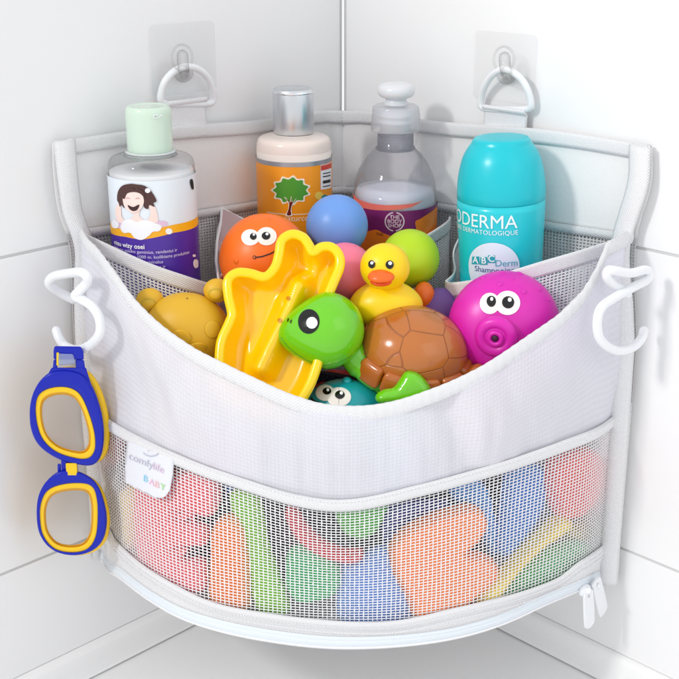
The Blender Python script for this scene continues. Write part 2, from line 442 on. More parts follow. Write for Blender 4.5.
for dz, dr in ((.0078, .0004), (.0052, .0006), (.0040, .0006), (.0012, .0008)):
    bm = bmesh.new(); tube(bm, [A(th_of(k/120), zbot(th_of(k/120))+dz, .0030) for k in range(121)], dr, 8); link('zip_teeth', bm, M_bind if dz < .002 else M_zip, zp)
bm = bmesh.new(); tube(bm, [A(th_of(k/120), zbot(th_of(k/120))-.0006, .0004) for k in range(121)], .0011, 8); link('bottom_piping', bm, M_bind, bag)
# two rows of stitches on rim and hem
bm = bmesh.new()
for row, f in ((0, lambda th: (rimz(th)-.0085, .0012)), (1, lambda th: (zmb(th)-.004, .0042)), (2, lambda th: (zseam(th)+.0028, .0038)), (3, lambda th: (zmb(th)-.0085, .0040))):
    n = 190; bm = bmesh.new()
    for k in range(n):
        a, b = th_of((k+.1)/n), th_of((k+.72)/n)
        za, oa = f(a); zb_, ob = f(b)
        tube(bm, [A(a, za, oa-.0003), A((a+b)/2, (za+zb_)/2, oa+.0004), A(b, zb_, ob-.0003)], .00028, 5)
    link('stitching', bm, M_bind, bag)
# bag floor
bm = bmesh.new()
ring = [A(th_of(k/40), zbot(th_of(k/40))+.002, -.001) for k in range(41)] + [Vector((.0, -.008, -.478))]
bm.faces.new([bm.verts.new(p) for p in ring]); bmesh.ops.triangulate(bm, faces=bm.faces[:]); link('floor_panel', bm, M_fabback, bag, solid=.001, smooth=False)
# inner pockets: netting with bound top edges
def pocket(path, hb, hn, nu):
    P = cat([W(x, y, Y) for x, y, Y in path], 10); n = len(P)-1
    L = sum((b-a).length for a, b in zip(P, P[1:]))
    def at(u):
        f = u*n; i = min(int(f), n-1); return P[i].lerp(P[i+1], f-i)
    bm = grid(lambda u, v: at(u)+Vector((0, 0, -hb*v)), 90, 5, L, hb); link('pocket_binding', bm, M_bind, bag, solid=.0016)
    bm = net(lambda u, v: at(u)+Vector((0, 0, -hb-hn*v)), nu, int(hn/.0021), .68, .58); link('pocket_netting', bm, M_net, bag, smooth=False, solid=.0006)
pocket([(78, 231, -.196), (110, 246, -.214), (150, 264, -.224), (185, 276, -.222), (212, 284, -.208), (218, 281, -.200)], .0105, .085, 48)
pocket([(446, 281, -.198), (452, 283, -.206), (480, 279, -.224), (512, 271, -.228), (545, 261, -.226), (580, 251, -.222), (606, 243, -.212)], .0105, .085, 56)
pocket([(345+52, 252, -.150), (424, 237, -.137), (446, 223, -.118), (450, 217, -.1065)], .0095, .085, 26)
# the sheer divider fins that run back to the wall
def fin(a, b, side, h):
    pa, pb = W(*a), WP(b[0], b[1], side, .004)
    def at(u):
        p = pa.lerp(pb, u); p.z -= .006*math.sin(u*PI); p.x += .003*math.sin(u*7); return p
    bm = grid(lambda u, v: at(u)+Vector((0, 0, -.0035*v)), 30, 2, .1, .0035); link('pocket_binding', bm, M_bind, bag, solid=.0014)
    bm = net(lambda u, v: at(u)+Vector((0, 0, -.0035-h*v)), 46, int(h/.0021), .6, .5); link('pocket_netting', bm, M_net, bag, smooth=False, solid=.0005)
fin((218, 281, -.200), (222, 208), -1, .09)
fin((446, 281, -.198), (464, 226), 1, .09)
# little cloth peak beside the orange toy
bm = bmesh.new()
vs = [bm.verts.new(WP(222, 208, -1, .006)), bm.verts.new(W(248, 222, -.135)), bm.verts.new(W(246, 250, -.150)), bm.verts.new(W(221, 262, -.165)), bm.verts.new(W(217, 240, -.14))]
bm.faces.new(vs); bmesh.ops.triangulate(bm, faces=bm.faces[:]); link('pocket_fold', bm, cloth('folded_pocket_fabric', 'efd9dc', .45, .12, (500, 500), .3), bag, solid=.0006, smooth=False)
bm = bmesh.new(); tube(bm, [WP(222, 208, -1, .007), W(232, 214, -.115), W(248, 222, -.135)], .0008, 8); tube(bm, [WP(222, 208, -1, .007), W(221, 222, -.12), W(217, 242, -.15), W(216, 262, -.17), W(219, 281, -.200)], .0011, 8); link('pocket_piping', bm, M_bind, bag)

# hanging straps and D-rings (sewn to the bag)
def strap(side, x0, x1, ytop, ring_px):
    t0, zt = onwall(x0, ytop, side, .006); t1, _ = onwall(x1, ytop, side, .006)
    F = LW if side < 0 else RW
    zb_ = ztop(.2) - .012
    def sf(u, v):
        z = zt+.0015 + (zb_-zt)*v; sag = .0035*math.exp(-((v-.04)/.08)**2)
        return F(t0+(t1-t0)*u, z + (0), .0065+sag + .0012*v)
    L = zt-zb_
    st = link('hanging_strap', grid(sf, 16, 30, abs(t1-t0), L), M_strap, bag, solid=.0022)
    pts = cat([WP(x, y, side, o) for x, y, o in ring_px], 8, True)
    bm = bmesh.new(); tube(bm, pts, .0026, 14, True); link('d_ring', bm, M_wht, bag)
M_strap = cloth('ribbed_white_strap', 'f0f0f3', .08, 0, (500, 640), .5)
strap(-1, 165, 204, 104, [(161, 101, .007), (161.5, 92, .008), (165, 82, .010), (172, 73.5, .012), (180, 69, .014), (188, 67, .015), (197, 69, .014), (205, 75, .012), (210.5, 84, .010), (213, 94, .008), (213, 101, .007), (208, 104, .007), (186, 104.5, .007), (168, 104.5, .007)])
strap(1, 486, 528, 107, [(481, 106, .007), (481.5, 96, .008), (485, 86, .010), (491, 77, .012), (499, 71, .015), (507, 70, .016), (515, 74, .015), (522, 80.5, .012), (527, 89, .010), (530, 98, .008), (530.5, 107, .007), (524, 110, .007), (505, 110, .007), (487, 109, .007)])
# zip sliders
for cx, cy, tip, dep in ((583, 590, (583, 613), .010), (592, 585, (600, 612), .006)):
    th, z = ahit(cx, cy, .003)
    bm = bmesh.new(); ctr = A(th, z, .005)
    tn = Vector((math.cos(th), math.sin(th), 0)); nn = Vector((math.sin(th), -math.cos(th), 0))
    Mx = Matrix((tn, nn, Vector((0, 0, 1)))).transposed()
    sph(bm, ctr, (.0065, .0035, .0045), Mx, 20); sph(bm, ctr+Vector((0, 0, .001))+nn*.003, (.0028, .003, .0028), Mx, 14)
    sl = link('zip_slider', bm, M_wht, zp)
for cx, cy, tx, ty in ((589, 597, 588, 624), (597, 585, 601, 611)):
    th, z = ahit(cx, cy, .008); a = A(th, z, .008); th2, z2 = ahit(tx, ty, .008); b = A(th2, z2, .010)
    nn = Vector((math.sin(th), -math.cos(th), 0)); d = (b-a).normalized(); xx = d.cross(nn).normalized()
    ol = [(x_*1.35, y_) for x_, y_ in [(-.003, .004), (.003, .004), (.0042, -.002), (.0042, -(b-a).length+.002), (.002, -(b-a).length-.002), (-.002, -(b-a).length-.002), (-.0042, -(b-a).length+.002), (-.0042, -.002)]]
    bm = bmesh.new()
    outer = sm2(ol, 4); n = len(outer); hole = [(0 + .0015*math.cos(-2*PI*k/n+1.9), .0005 + .0015*math.sin(-2*PI*k/n+1.9)) for k in range(n)]
    hole = hole if True else hole
    def PP(x, y, h): return a + xx*x - d*y + nn*h
    # ring strip between outline and hole, both faces and walls
    hole = [min(((abs(math.atan2(q[1]-.0005, q[0])-math.atan2(p[1]-.0005, p[0])), q) for q in hole), key=lambda t: t[0])[1] for p in outer]
    V = [[bm.verts.new(PP(*p, h)) for p in outer] for h in (-.0008, .0008)]
    H = [[bm.verts.new(PP(*p, h)) for p in hole] for h in (-.0008, .0008)]
    for k in range(n):
        j = (k+1) % n
        bm.faces.new((V[0][k], V[0][j], V[1][j], V[1][k])); bm.faces.new((H[0][k], H[0][j], H[1][j], H[1][k]))
        bm.faces.new((V[0][k], V[0][j], H[0][j], H[0][k])); bm.faces.new((V[1][k], V[1][j], H[1][j], H[1][k]))
    bmesh.ops.remove_doubles(bm, verts=bm.verts[:], dist=1e-6); sheet_normal_fix(bm)
    link('zip_pull', bm, M_wht, zp, smooth=False)
# brand tag sewn into the seam
M_tag = cloth('tag_satin', 'eceef5', .1, 0, (900, 900), .2, .45)
tagpx = [(127.4, 441), (135, 444), (150, 451), (173, 461), (172.6, 475), (171, 489), (168, 495), (164, 497.5), (158, 496.5), (128.5, 481.5), (127.4, 470)]
bm = fill2([tagpx], 4)
def tagpos(x, y, off=0):
    th, z = ahit(x, y, .0035); k = max(0, min(1, (y-445-(x-127)*.45)/35)); return A(th, z, .0035+.002*k+off)
remap(bm, tagpos); tg = link('brand_tag', bm, M_tag, bag, solid=.0007)
def tagtext(s, x, y, size, m, dy=.46):
    b2 = text2(s, size, 0, 0, .0, 'LEFT')
    remap(b2, lambda a, b: tagpos(x+a, y+a*dy-b, .0009)); link('lettering', b2, m, tg, smooth=False)
M_tg = mat('tag_grey_ink', 'c3c3d2', .6); tagtext('comfy', 130.5, 458, 9.6, M_tg); tagtext('life', 153.5, 468.6, 9.6, mat('tag_pink_ink', 'd9c0d6', .6))
for ch, x, y, c in (('B', 145.5, 479.5, '8fd3ee'), ('A', 151, 483, 'f3c3dc'), ('B', 156.5, 485.5, 'f5c4c4'), ('Y', 162, 488, 'a9dd8b')): tagtext(ch, x, y, 8.5, mat('tag_ink_'+ch+c, c, .6))
bm = bmesh.new(); tube(bm, [tagpos(x, y, .0009) for x, y in ((144, 453), (147, 455.5), (151, 456.5), (155, 456), (158, 454))], .0003, 6); link('smile_mark', bm, M_tg, tg)

# ------------------------------------------------------------------ adhesive hooks on the wall
def adhesive(side, x0, x1, y0, y1, hx, hy, label):
    F = LW if side < 0 else RW; nn = NL if side < 0 else NR
    ta, za = onwall(x0, y0, side); tb, _ = onwall(x1, y0, side); _, zb_ = onwall(x0 if side < 0 else x1, y1, side)
    t = thing('adhesive_hook', F((ta+tb)/2, (za+zb_)/2), label, 'wall hook', 'clear adhesive wall hooks')
    lo, hi = min(ta, tb), max(ta, tb); r = .004
    ol = []
    for cx, cz, a0 in ((hi-r, za-r, 0), (lo+r, za-r, 90), (lo+r, zb_+r, 180), (hi-r, zb_+r, 270)):
        for k in range(6): a = math.radians(a0+k*18); ol.append((cx+r*math.cos(a), cz+r*math.sin(a)))
    bm = fill2([ol]); remap(bm, lambda x, y: F(x, y, .0012)); link('backing_plate', bm, M_plate, t, solid=.0012, smooth=False, bevel=.0003)
    p = lambda dx, dy, off: WP(hx+dx, hy+dy, side, off)
    # round boss, J-shaped prong and rounded tongue
    u = UL if side < 0 else UR
    Mx = Matrix((u, nn, Vector((0, 0, 1)))).transposed()
    bm = bmesh.new(); sph(bm, p(0, 12, .0025), (.0085, .0025, .0065), Mx, 28); link('hook_boss', bm, M_clear2, t)
    bm = bmesh.new(); tube(bm, cat([p(1, 14, .002), p(1, 13, .012), p(0, 9, .019), p(-1, 2, .021), p(-1.5, -6, .019)], 6), [.0035]*12+[.0042]*13, 14, up=u)
    link('hook_prong', bm, M_clear2, t)
    bm = bmesh.new(); tube(bm, [p(10.5*math.cos(a)*math.cos(.25)-2, -4+13*math.sin(a), .016) for a in [2*PI*k/40 for k in range(40)]], .0008, 8, True)
    link('hook_rim', bm, M_clear2, t)
M_plate = clearmat('clear_plate', (1, 1, 1), .06, (1, 1, 1), .08, .10, ior=1.18)
M_clear2 = clearmat('clear_hook', (.99, .99, .99), .04, (.95, .95, .95), .03, .45, ior=1.3)
adhesive(-1, 148, 213, 26, 98, 184, 62, 'clear square adhesive hook on the left wall behind the bottle with the pale green cap')
adhesive(1, 477, 538.5, 30.5, 107, 506, 64, 'clear square adhesive hook on the right wall above the turquoise bottle')

# ------------------------------------------------------------------ white side hooks
def sidehook(pts, side, label):
    Q_ = []
    for x, y, o in pts:
        p = WP(x, y, side, o); d = ray(x, y)
        for off_ in (.010+(o-.014),):
            th, z_ = ahit(x, y, off_)
            if THL < th < THR and abs(th) > .6:
                q = A(th, z_, off_)
                if (q-CAM).length < (p-CAM).length: p = q
        Q_.append(p)
    dl = [(q-CAM).length for q in Q_]
    for _ in range(2): dl = [min(dl[i], (dl[max(i-1, 0)]+dl[min(i+1, len(dl)-1)])/2) for i in range(len(dl))]
    P = cat([CAM+(q-CAM).normalized()*l for q, l in zip(Q_, dl)], 8)
    t = thing('side_hook', P[0], label, 'plastic hook', 'white plastic hooks on the sides of the bag')
    bm = bmesh.new(); tube(bm, P, .0032 if side > 0 else .0033, 16); link('hook_rod', bm, M_wht, t)
sidehook([(73, 300, .014), (60, 293, .017), (50.5, 286, .018), (49.5, 281, .018), (55, 276.5, .018), (68, 274, .020), (80, 273, .020), (86, 277, .019), (86, 283, .018), (78, 292, .018), (74.5, 297, .021), (82, 301, .020), (92, 308, .018), (98.5, 320, .017), (98.5, 334, .017), (90, 345, .018), (78, 350.5, .020), (66, 347, .022), (59.5, 339, .022), (56.5, 331, .021)], -1, 'white twisted plastic hook on the left side of the bag, carrying the swimming goggles')
sidehook([(627, 294, .012), (615, 286, .014), (607.5, 278, .015), (608, 271.5, .016), (614, 271, .018), (630, 273.5, .020), (644, 270.5, .018), (649, 273, .017), (647, 280, .016), (632, 288, .016), (613, 299.5, .018), (602, 309, .018), (598.5, 322, .018), (600, 337, .018), (608, 347, .019), (620, 351.5, .020), (633, 348, .020), (641.5, 339, .019), (644, 331, .018)], 1, 'white twisted plastic hook hanging empty on the right side of the bag')

# ------------------------------------------------------------------ swimming goggles
gg = thing('swimming_goggles', W(66, 556, -.235), 'blue and yellow swimming goggles hanging upright from the left plastic hook', 'goggles')
M_gb = plas('goggle_blue', '0a1fae', .28, .0, spec=.35); M_gy = plas('goggle_yellow', 'fbc90a', .3, .3)
M_lens = clearmat('goggle_lens', (1, .99, .98), .03, (1, .98, .96), .04, .12, ior=1.45)
def G(x, y, h=0):
    Y = -.248 - (100-x)*.00012 + .00002*(y-450); p = W(x, y, Y); return p + (CAM-p).normalized()*h
up_o = [(51, 372), (40, 381), (32.5, 395), (29.5, 411), (31, 430), (38, 445), (50, 455), (62, 461), (78, 465), (93, 466), (101, 457), (104, 440), (103, 420), (98, 400), (91, 384), (82, 374), (66, 370)]
up_i = [(41, 404), (46, 397), (56, 393.5), (69, 394), (78, 400), (85, 415), (90, 433), (90, 447), (84, 453.5), (72, 452.5), (57, 447), (46, 436), (41, 420)]
lo_o = [(58, 472), (46, 482), (38.5, 496), (36.5, 514), (39, 533), (48, 547), (62, 554.5), (80, 555.5), (96, 549), (104.5, 537), (107, 518), (103, 498), (96, 483), (84, 474), (70, 470)]
lo_i = [(45, 507), (50, 496), (60, 491), (75, 489), (88, 491), (92.5, 502), (93, 520), (91, 535), (84, 545), (70, 547.5), (56, 544), (47, 533), (44.5, 520)]
def ringpart(name, outer, inner, m, h0, h1, prof=None, parent=gg, n=96):
    """band between two outlines, rounded across its width"""
    def res(pl):
        s = cat([Vector(p) for p in pl], 10, True); c = sum(s, Vector((0, 0)))/len(s)
        out = []
        for k in range(n):
            a = 2*PI*k/n
            best = min(s, key=lambda q: abs((math.atan2(q.y-c.y, q.x-c.x)-a+PI) % (2*PI)-PI)); out.append(best)
        return out
    c = None
    O, I = res(outer), res(inner)
    # smooth resampling jitter
    for arr in (O, I):
        for _ in range(2):
            cp = arr[:]
            for k in range(n): arr[k] = (cp[k-1]+cp[k]*2+cp[(k+1) % n])/4
    bm = bmesh.new(); m_ = 12
    def f(u, v):
        k = int(round(u*n)) % n; a = v*2*PI; w = .5-.5*math.cos(a); h = h0 + (h1-h0)*(.5+.5*math.sin(a)) if False else None
        q = O[k].lerp(I[k], w)
        hh = (h0+h1)/2 + (h1-h0)/2*(max(-1, min(1, 1.4*math.sin(a))))
        return G(q.x, q.y, hh)
    bm = grid(f, n, 16, closed=True); bmesh.ops.remove_doubles(bm, verts=bm.verts[:], dist=1e-6); sheet_normal_fix(bm)
    return link(name, bm, m, parent)
def scl(pl, k, dx=0, dy=0):
    cx = sum(p[0] for p in pl)/len(pl); cy = sum(p[1] for p in pl)/len(pl)
    return [(cx+(x-cx)*k+dx, cy+(y-cy)*k+dy) for x, y in pl]
for o_, i_ in ((up_o, up_i), (lo_o, lo_i)):
    ringpart('frame', o_, scl(i_, 1.17), M_gb, -.001, .0065)
    ringpart('inner_rim', scl(i_, 1.22), scl(i_, 1.0), M_gy, .0, .0055)
    ringpart('inner_rim', scl(i_, 1.06), scl(i_, .93), mat('goggle_gasket', 'd9a012', .4, sss=.2), -.006, .001)
    bm = fill2([sm2(scl(i_, 1.05), 3)], 4); remap(bm, lambda x, y: G(x, y, -.002)); link('lens', bm, M_lens, gg, solid=.001)
ringpart('face_seal', scl(up_o, 1.0, 6, -3), scl(up_i, 1.15, 3, -2), M_gy, -.012, -.002)
ringpart('face_seal', scl(lo_o, .98, 4, 1), scl(lo_i, 1.15, 2, 0), M_gy, -.012, -.002)
def slab(name, poly, h0, h1, m, parent=gg, bevel=.001):
    bm = fill2([poly]); remap(bm, lambda x, y: G(x, y, h0)); ex = bmesh.ops.extrude_face_region(bm, geom=bm.faces[:])
    d = None
    for v in [g_ for g_ in ex['geom'] if isinstance(g_, bmesh.types.BMVert)]: v.co += (CAM-v.co).normalized()*(h1-h0)
    bmesh.ops.dissolve_limit(bm, angle_limit=.02, verts=bm.verts[:], edges=bm.edges[:]); sheet_normal_fix(bm)
    return link(name, bm, m, parent, smooth=False, bevel=bevel)
# buckle plate with slot
slab('buckle', [(54.5, 346.5), (81, 347), (83.5, 352), (84, 360.2), (53.5, 359.8), (53.5, 351)], 0, .004, M_gb)
slab('buckle', [(53.5, 360), (57.5, 360), (57.5, 370.2), (52.7, 370.2)], 0, .004, M_gb); slab('buckle', [(75.5, 360), (84, 360.3), (85.5, 370.5), (76, 370.2)], 0, .004, M_gb)
slab('buckle', [(51.5, 368), (86, 368), (93, 391), (72, 385), (42, 386)], 0, .0045, M_gb)
slab('strap_bar', [(58, 354), (73, 354.5), (76, 364), (58, 366)], .0015, .0055, clearmat('pale_blue_clip', (.8, .86, 1), .6, (.62, .70, .88), .1, .3))
slab('strap_bar', [(56.5, 353), (59, 353), (59, 366), (56.5, 366)], .003, .005, M_gy, bevel=.0003)
slab('bridge', [(61, 458), (77, 462), (79, 478), (61.5, 476)], -.001, .004, M_gb)
slab('nose_clip', [(65.5, 463.5), (77, 463.5), (78, 477), (66.5, 477)], .0035, .0065, M_gy)
slab('frame_latch', [(57.5, 464), (61, 464), (61, 477), (57.5, 477)], -.001, .003, M_gb)

# ------------------------------------------------------------------ bottles
def zpx(py, Y):
    d = ray(343, py); return d.z/d.y*(1+Y)
class Bottle:
    def __init__(s, c, r, rot=None, sy=1): s.c = Vector(c); s.r = r; s.rot = rot; s.sy = sy
    def pos(s, x, z, off=0, r=None):     # x = arc length from the side facing the camera
        rr = (r or s.r)+off
        a0 = math.atan2(CAM.x-s.c.x, -(CAM.y-s.c.y)); a = a0*0 + x/(r or s.r)
        v = Vector((rr*math.sin(a), -rr*math.cos(a), 0))
        h = Vector((0, 0, z-s.c.z))
        v = v+h
        if s.rot: v = s.rot @ v
        return s.c + v
    def lat(s, name, prof, m, parent, seg=72, **k):
        bm = bmesh.new(); lathe(bm, s.c, [(r, z-s.c.z) for r, z in prof], seg, rot=s.rot, **k); return link(name, bm, m, parent)
    def shape(s, name, polys, m, parent, off, step=.002, solid=0):
        bm = fill2(polys, step, .02); remap(bm, lambda x, z: s.pos(x, z, off)); bm.normal_update()
        bm.faces.ensure_lookup_table()
        if len(bm.faces):
            f = bm.faces[0]
            if f.normal.dot(f.calc_center_median()-s.c) < 0: bmesh.ops.reverse_faces(bm, faces=bm.faces[:])
        return link(name, bm, m, parent, solid=solid)
    def text(s, name, txt, size, x, z, m, parent, off, bold=0, align='LEFT', space=1):
        bm = text2(txt, size, x, z, bold, align, step=.0015, space=space); remap(bm, lambda a, b: s.pos(a, b, off)); return link(name, bm, m, parent, smooth=False)
    def band(s, name, z0, z1, m, parent, off, a0=-PI, a1=PI, n=72, nz=2, zf0=None, zf1=None):
        def f(u, v):
            x = (a0+(a1-a0)*u)*s.r; za = zf0(x) if zf0 else z0; zb_ = zf1(x) if zf1 else z1; return s.pos(x, za+(zb_-za)*v, off)
        bm = grid(f, n, nz); return link(name, bm, m, parent)
GB = 'bottles standing in the inner pockets'
# 1 baby bottle, pale green cap
Y1 = -.188; c1 = W(156, 250, Y1); s1 = S(156, 200, Y1); r1 = 43*s1
zb1 = -.345
b1 = thing('bath_bottle', (c1.x, c1.y, zb1), 'clear bottle with pale green cap and purple label, in the left pocket', 'bottle', GB)
B1 = Bottle((c1.x, c1.y, zb1), r1)
z = lambda p: zpx(p, Y1)
B1.lat('bottle_body', [(r1*.85, zb1), (r1, zb1+.004), (r1, z(172))] + arcs([(r1, z(172)), (r1*.995, z(164)), (r1*.96, z(159.5)), (r1*.86, z(156)), (r1*.70, z(154)), (r1*.58, z(152.5))], 4) + [(r1*.5, z(151)), (r1*.5, z(146))], clearmat('clear_bottle', (.985, .985, .99), .06, (.92, .92, .94), .04, .35), b1, capt=False)
B1.lat('liquid', [(r1*.9, zb1+.003), (r1*.965, zb1+.006), (r1*.965, z(170)), (r1*.9, z(169.2)), (r1*.5, z(168.6))], mat('milky_liquid', 'f2f3f5', .3, sss=.3), b1)
cr = 22.5*s1
B1.lat('neck', [(cr*1.1, z(156)), (cr*1.1, z(151)), (cr*.7, z(150))], mat('neck_pale', 'd3d8d8', .2), b1)
B1.lat('cap', [(cr*.96, z(151)), (cr, z(149.5)), (cr, z(146)), (cr*1.0, z(118))] + arcs([(cr, z(116)), (cr*.985, z(111)), (cr*.93, z(107.5)), (cr*.84, z(106)), (cr*.80, z(106.4))], 4) + [(cr*.5, z(106.8)), (.00004, z(106.8))], mat('pale_green_cap', 'cfe3d2', .18, sss=.2, coat=.4), b1, capt=False)
bm = bmesh.new(); tube(bm, cat([B1.pos(x, zz, .0005, cr) for x, zz in ((.0085, z(112.5)), (.0062, z(112)), (.0062, z(114.5)), (.0085, z(115)), (.0120, z(112.5)))], 5), .0004, 8); link('cap_tab', bm, M_wht, b1)
for k, (rr, zz) in enumerate(((25, 152.5), (26.5, 155))): B1.lat('neck_ring', arcs([(rr*s1*.9, z(zz+1)), (rr*s1, z(zz+.6)), (rr*s1, z(zz-.6)), (rr*s1*.9, z(zz-1))], 3), clearmat('clear_ring', (.75, .76, .76), .3, (.6, .62, .62), .05, .5), b1)
lb = B1.band('label', zb1+.002, 0, mat('label_white', 'e4ecf4', .35), b1, .0004, -1.75, 2.0, zf1=lambda x: z(172.5))
# label artwork in (arc length, height); a = px offset from the bottle's axis, py -> z at the front face
def q1(px, py):
    x = math.asin(max(-.98, min(.98, (px-156)/43)))*r1
    yy = c1.y - math.sqrt(max(0, r1*r1-(r1*math.sin(x/r1))**2)); return (x, zpx(py, yy))
def P1(pts, n=5): return sm2([q1(*p) for p in pts], n)
prp = mat('label_purple', '4a28a0', .35); yel = mat('label_yellow', 'f9b316', .35); foam = mat('label_foam', 'f4f5fa', .4); pnk = mat('label_lilac', 'e3c3dc', .4)
yt_ = [(-.056, z(224)), (-.036, z(227)), (-.012, z(233)), (.006, z(232)), (.018, z(228)), (.032, z(221)), (.06, z(215))]
yt = [q1(114.5, 223), q1(133, 227), q1(150, 229.5), q1(168, 228), q1(180, 225), q1(197, 219.5)]
yb = [q1(114.5, 233), q1(133, 237), q1(150, 240), q1(168, 236.5), q1(180, 233), q1(197, 228)]
yb_ = [(-.056, z(243)), (-.03, z(235)), (-.02, z(234)), (0, z(236.5)), (.012, z(236)), (.026, z(230)), (.06, z(221))]
B1.band('purple_field', zb1+.003, 0, prp, lb, .0006, -1.75, 2.0, zf1=lambda x: lin(yb, x), n=90)
B1.band('yellow_band', 0, 0, yel, lb, .0006, -1.75, 2.0, zf0=lambda x: lin(yb, x), zf1=lambda x: lin(yt, x), n=90)
B1.shape('picture', [P1([(118, 222), (128, 220), (150, 222), (170, 221), (175, 224), (168, 228), (130, 229), (120, 227)])], pnk, lb, .0008)
for k, p in enumerate(([(129, 228), (133, 221), (140, 219.5), (146, 222), (154, 220), (163, 223), (169, 226), (167, 231), (161, 232), (157, 236), (150, 240), (143, 238), (139, 233), (132, 233)],
          [(118, 224), (122, 220), (127, 223), (126, 228), (120, 228)])):
    B1.shape('picture', [P1(p)], foam, lb, .0010+k*.0001)
B1.shape('picture', [[q1(*p) for p in ell(175.5, 231.5, 3)]], foam, lb, .001); B1.shape('picture', [[q1(*p) for p in ell(196.5, 264, 2, 4.5)], [q1(*p) for p in ell(195.5, 256, 1.2, 1.4)]], foam, lb, .001)
skin = mat('label_skin', 'f7ded6', .4); hair = mat('label_hair', '4a2a25', .4)
B1.shape('picture', [P1([(124, 211), (128, 204), (131, 205), (131, 216), (134, 222), (126, 222)]), P1([(165, 209), (162, 204), (159, 206), (160, 214), (157, 221), (166, 222)])], skin, lb, .0009)
B1.shape('picture', [P1([(142, 209), (150, 209), (149, 216), (153, 221), (139, 221), (143, 216)])], skin, lb, .0009)
B1.shape('picture', [P1([(127.5, 200), (129, 192), (134, 186), (142, 184), (148, 184.5), (156, 186), (162, 192), (166, 201), (163, 203), (164, 207), (159, 205), (158, 209), (154, 207), (152, 196), (136, 195), (135, 208), (132, 205), (130, 207), (129, 203)], 3)], hair, lb, .0012)
B1.shape('picture', [P1([(134, 199), (136, 193), (144, 190.5), (152, 193), (154.5, 200), (153, 206), (149, 211), (144, 213), (139, 211), (135, 206)])], skin, lb, .0014)
B1.shape('picture', [P1([(134, 197), (136, 190), (145, 188), (146.5, 191), (148, 188), (154, 191), (156, 199), (152, 194), (146, 192), (139, 193.5), (136, 199)], 3)], hair, lb, .0016)
B1.shape('picture', [P1([(139, 205), (144, 207), (150, 204.5), (148, 209.5), (144, 211), (140.5, 209)], 4)], mat('label_mouth', '3a1216', .4), lb, .0017)
for ex in (139.5, 149): B1.shape('picture', [P1([(ex-2.5, 199), (ex, 197.6), (ex+2.5, 199), (ex, 198.3)], 3)], mat('label_lash', 'c98f8a', .4), lb, .0017)
B1.shape('picture', [[q1(*p) for p in ell(158.5, 190.5, 2.4)]], foam, lb, .0018)
B1.shape('picture', [P1([(195, 181), (197, 180), (197.5, 189), (196, 189)], 3)], mat('label_ink', '15151c', .4), lb, .0009)
wi = mat('label_white_ink', 'd8cdf0', .4); wi2 = mat('label_title_ink', 'ffffff', .4)
x0 = q1(120.5, 240)[0]; zf = lambda p: q1(120.5, p)[1]
B1.text('lettering', 'mizu wizy osei', .0046, x0, zf(244), wi2, lb, .0012, .012)
for k, s_ in enumerate(('Vaikams palaiko gaminius, vandeniui ir', 'kuno odai. Nuo 1000 m. kudikiams produktas', 'svelniai ir plaukams, originalus', 'be muilo, kvepalu, zinoma ir', 'malonus kudikiams.')):
    B1.text('lettering', s_, .0032, x0+(.004 if k > 2 else 0), zf(248.6+k*4.9), wi, lb, .0012, .006)
# 2 orange labelled bottle, silver cap
Y2 = -.098; c2 = W(294.5, 190, Y2); s2 = S(294, 190, Y2); r2 = 37*s2; zb2 = -.335
b2 = thing('bath_bottle', (c2.x, c2.y, zb2), 'milky bottle with silver cap and an orange label showing a green tree, near the corner', 'bottle', GB)
B2 = Bottle((c2.x, c2.y, zb2), r2)
z = lambda p: zpx(p, Y2)
B2.lat('bottle_body', [(r2*.85, zb2), (r2, zb2+.004), (r2, z(150))] + arcs([(r2, z(150)), (r2*.995, z(145)), (r2*.96, z(139.5)), (r2*.86, z(136.5)), (r2*.6, z(134.5))], 4) + [(r2*.45, z(133)), (r2*.45, z(128))], mat('milky_plastic', 'eee0d8', .22, sss=.5), b2)
cr = 20*s2
B2.lat('cap', [(cr*.97, z(133)), (cr, z(132)), (cr, z(91.5)), (cr*.97, z(89.5)), (cr*.9, z(88.3)), (cr*.87, z(88.6)), (.00004, z(88.6))], mat('brushed_silver', 'd6dade', .32, metal=.92), b2, capt=False)
B2.lat('cap_rim', arcs([(cr*1.0, z(93.2)), (cr*1.012, z(92.6)), (cr*1.012, z(91.6)), (cr*.99, z(90.8))], 3), mat('polished_silver', 'e9ecef', .15, metal=1), b2, capb=False, capt=False)
lb = B2.band('label', zb2+.002, 0, mat('label_orange', 'ffa01c', .3), b2, .0005, -PI*.62, PI*.62, zf1=lambda x: z(160))
B2.band('silver_stripe', z(160), z(155.6), mat('label_silver', 'a9a9b0', .3, metal=.6), lb, .0006, -PI*.98, PI*.98)
def q2(px, py):
    x = math.asin(max(-.97, min(.97, (px-294.5)/37)))*r2; yy = c2.y - math.sqrt(max(0, r2*r2-(r2*math.sin(x/r2))**2)); return (x, zpx(py, yy))
def P2(pts, n=4): return sm2([q2(*p) for p in pts], n)
crown = []
for k in range(22):
    a = 2*PI*k/22; rr = 1 + (.14 if k % 2 else -.06); crown.append((292.5+15*rr*math.cos(a), 190.5-11.5*rr*math.sin(a)))
wo = mat('label_cream_ink', 'fff3df', .4)
B2.shape('picture', [P2([(292.5+(x-292.5)*1.13, 190.5+(y-190.5)*1.15) for x, y in crown])], wo, lb, .0007)
B2.shape('picture', [P2(crown)], mat('label_green', '4f9e2e', .4), lb, .0009)
B2.shape('picture', [P2([(287, 216), (289.5, 210), (290, 203), (286, 197), (289, 199), (291.5, 202), (293, 196), (294, 202), (298, 198), (294.5, 204), (293, 210), (293.5, 216)], 3)], wo, lb, .0010)
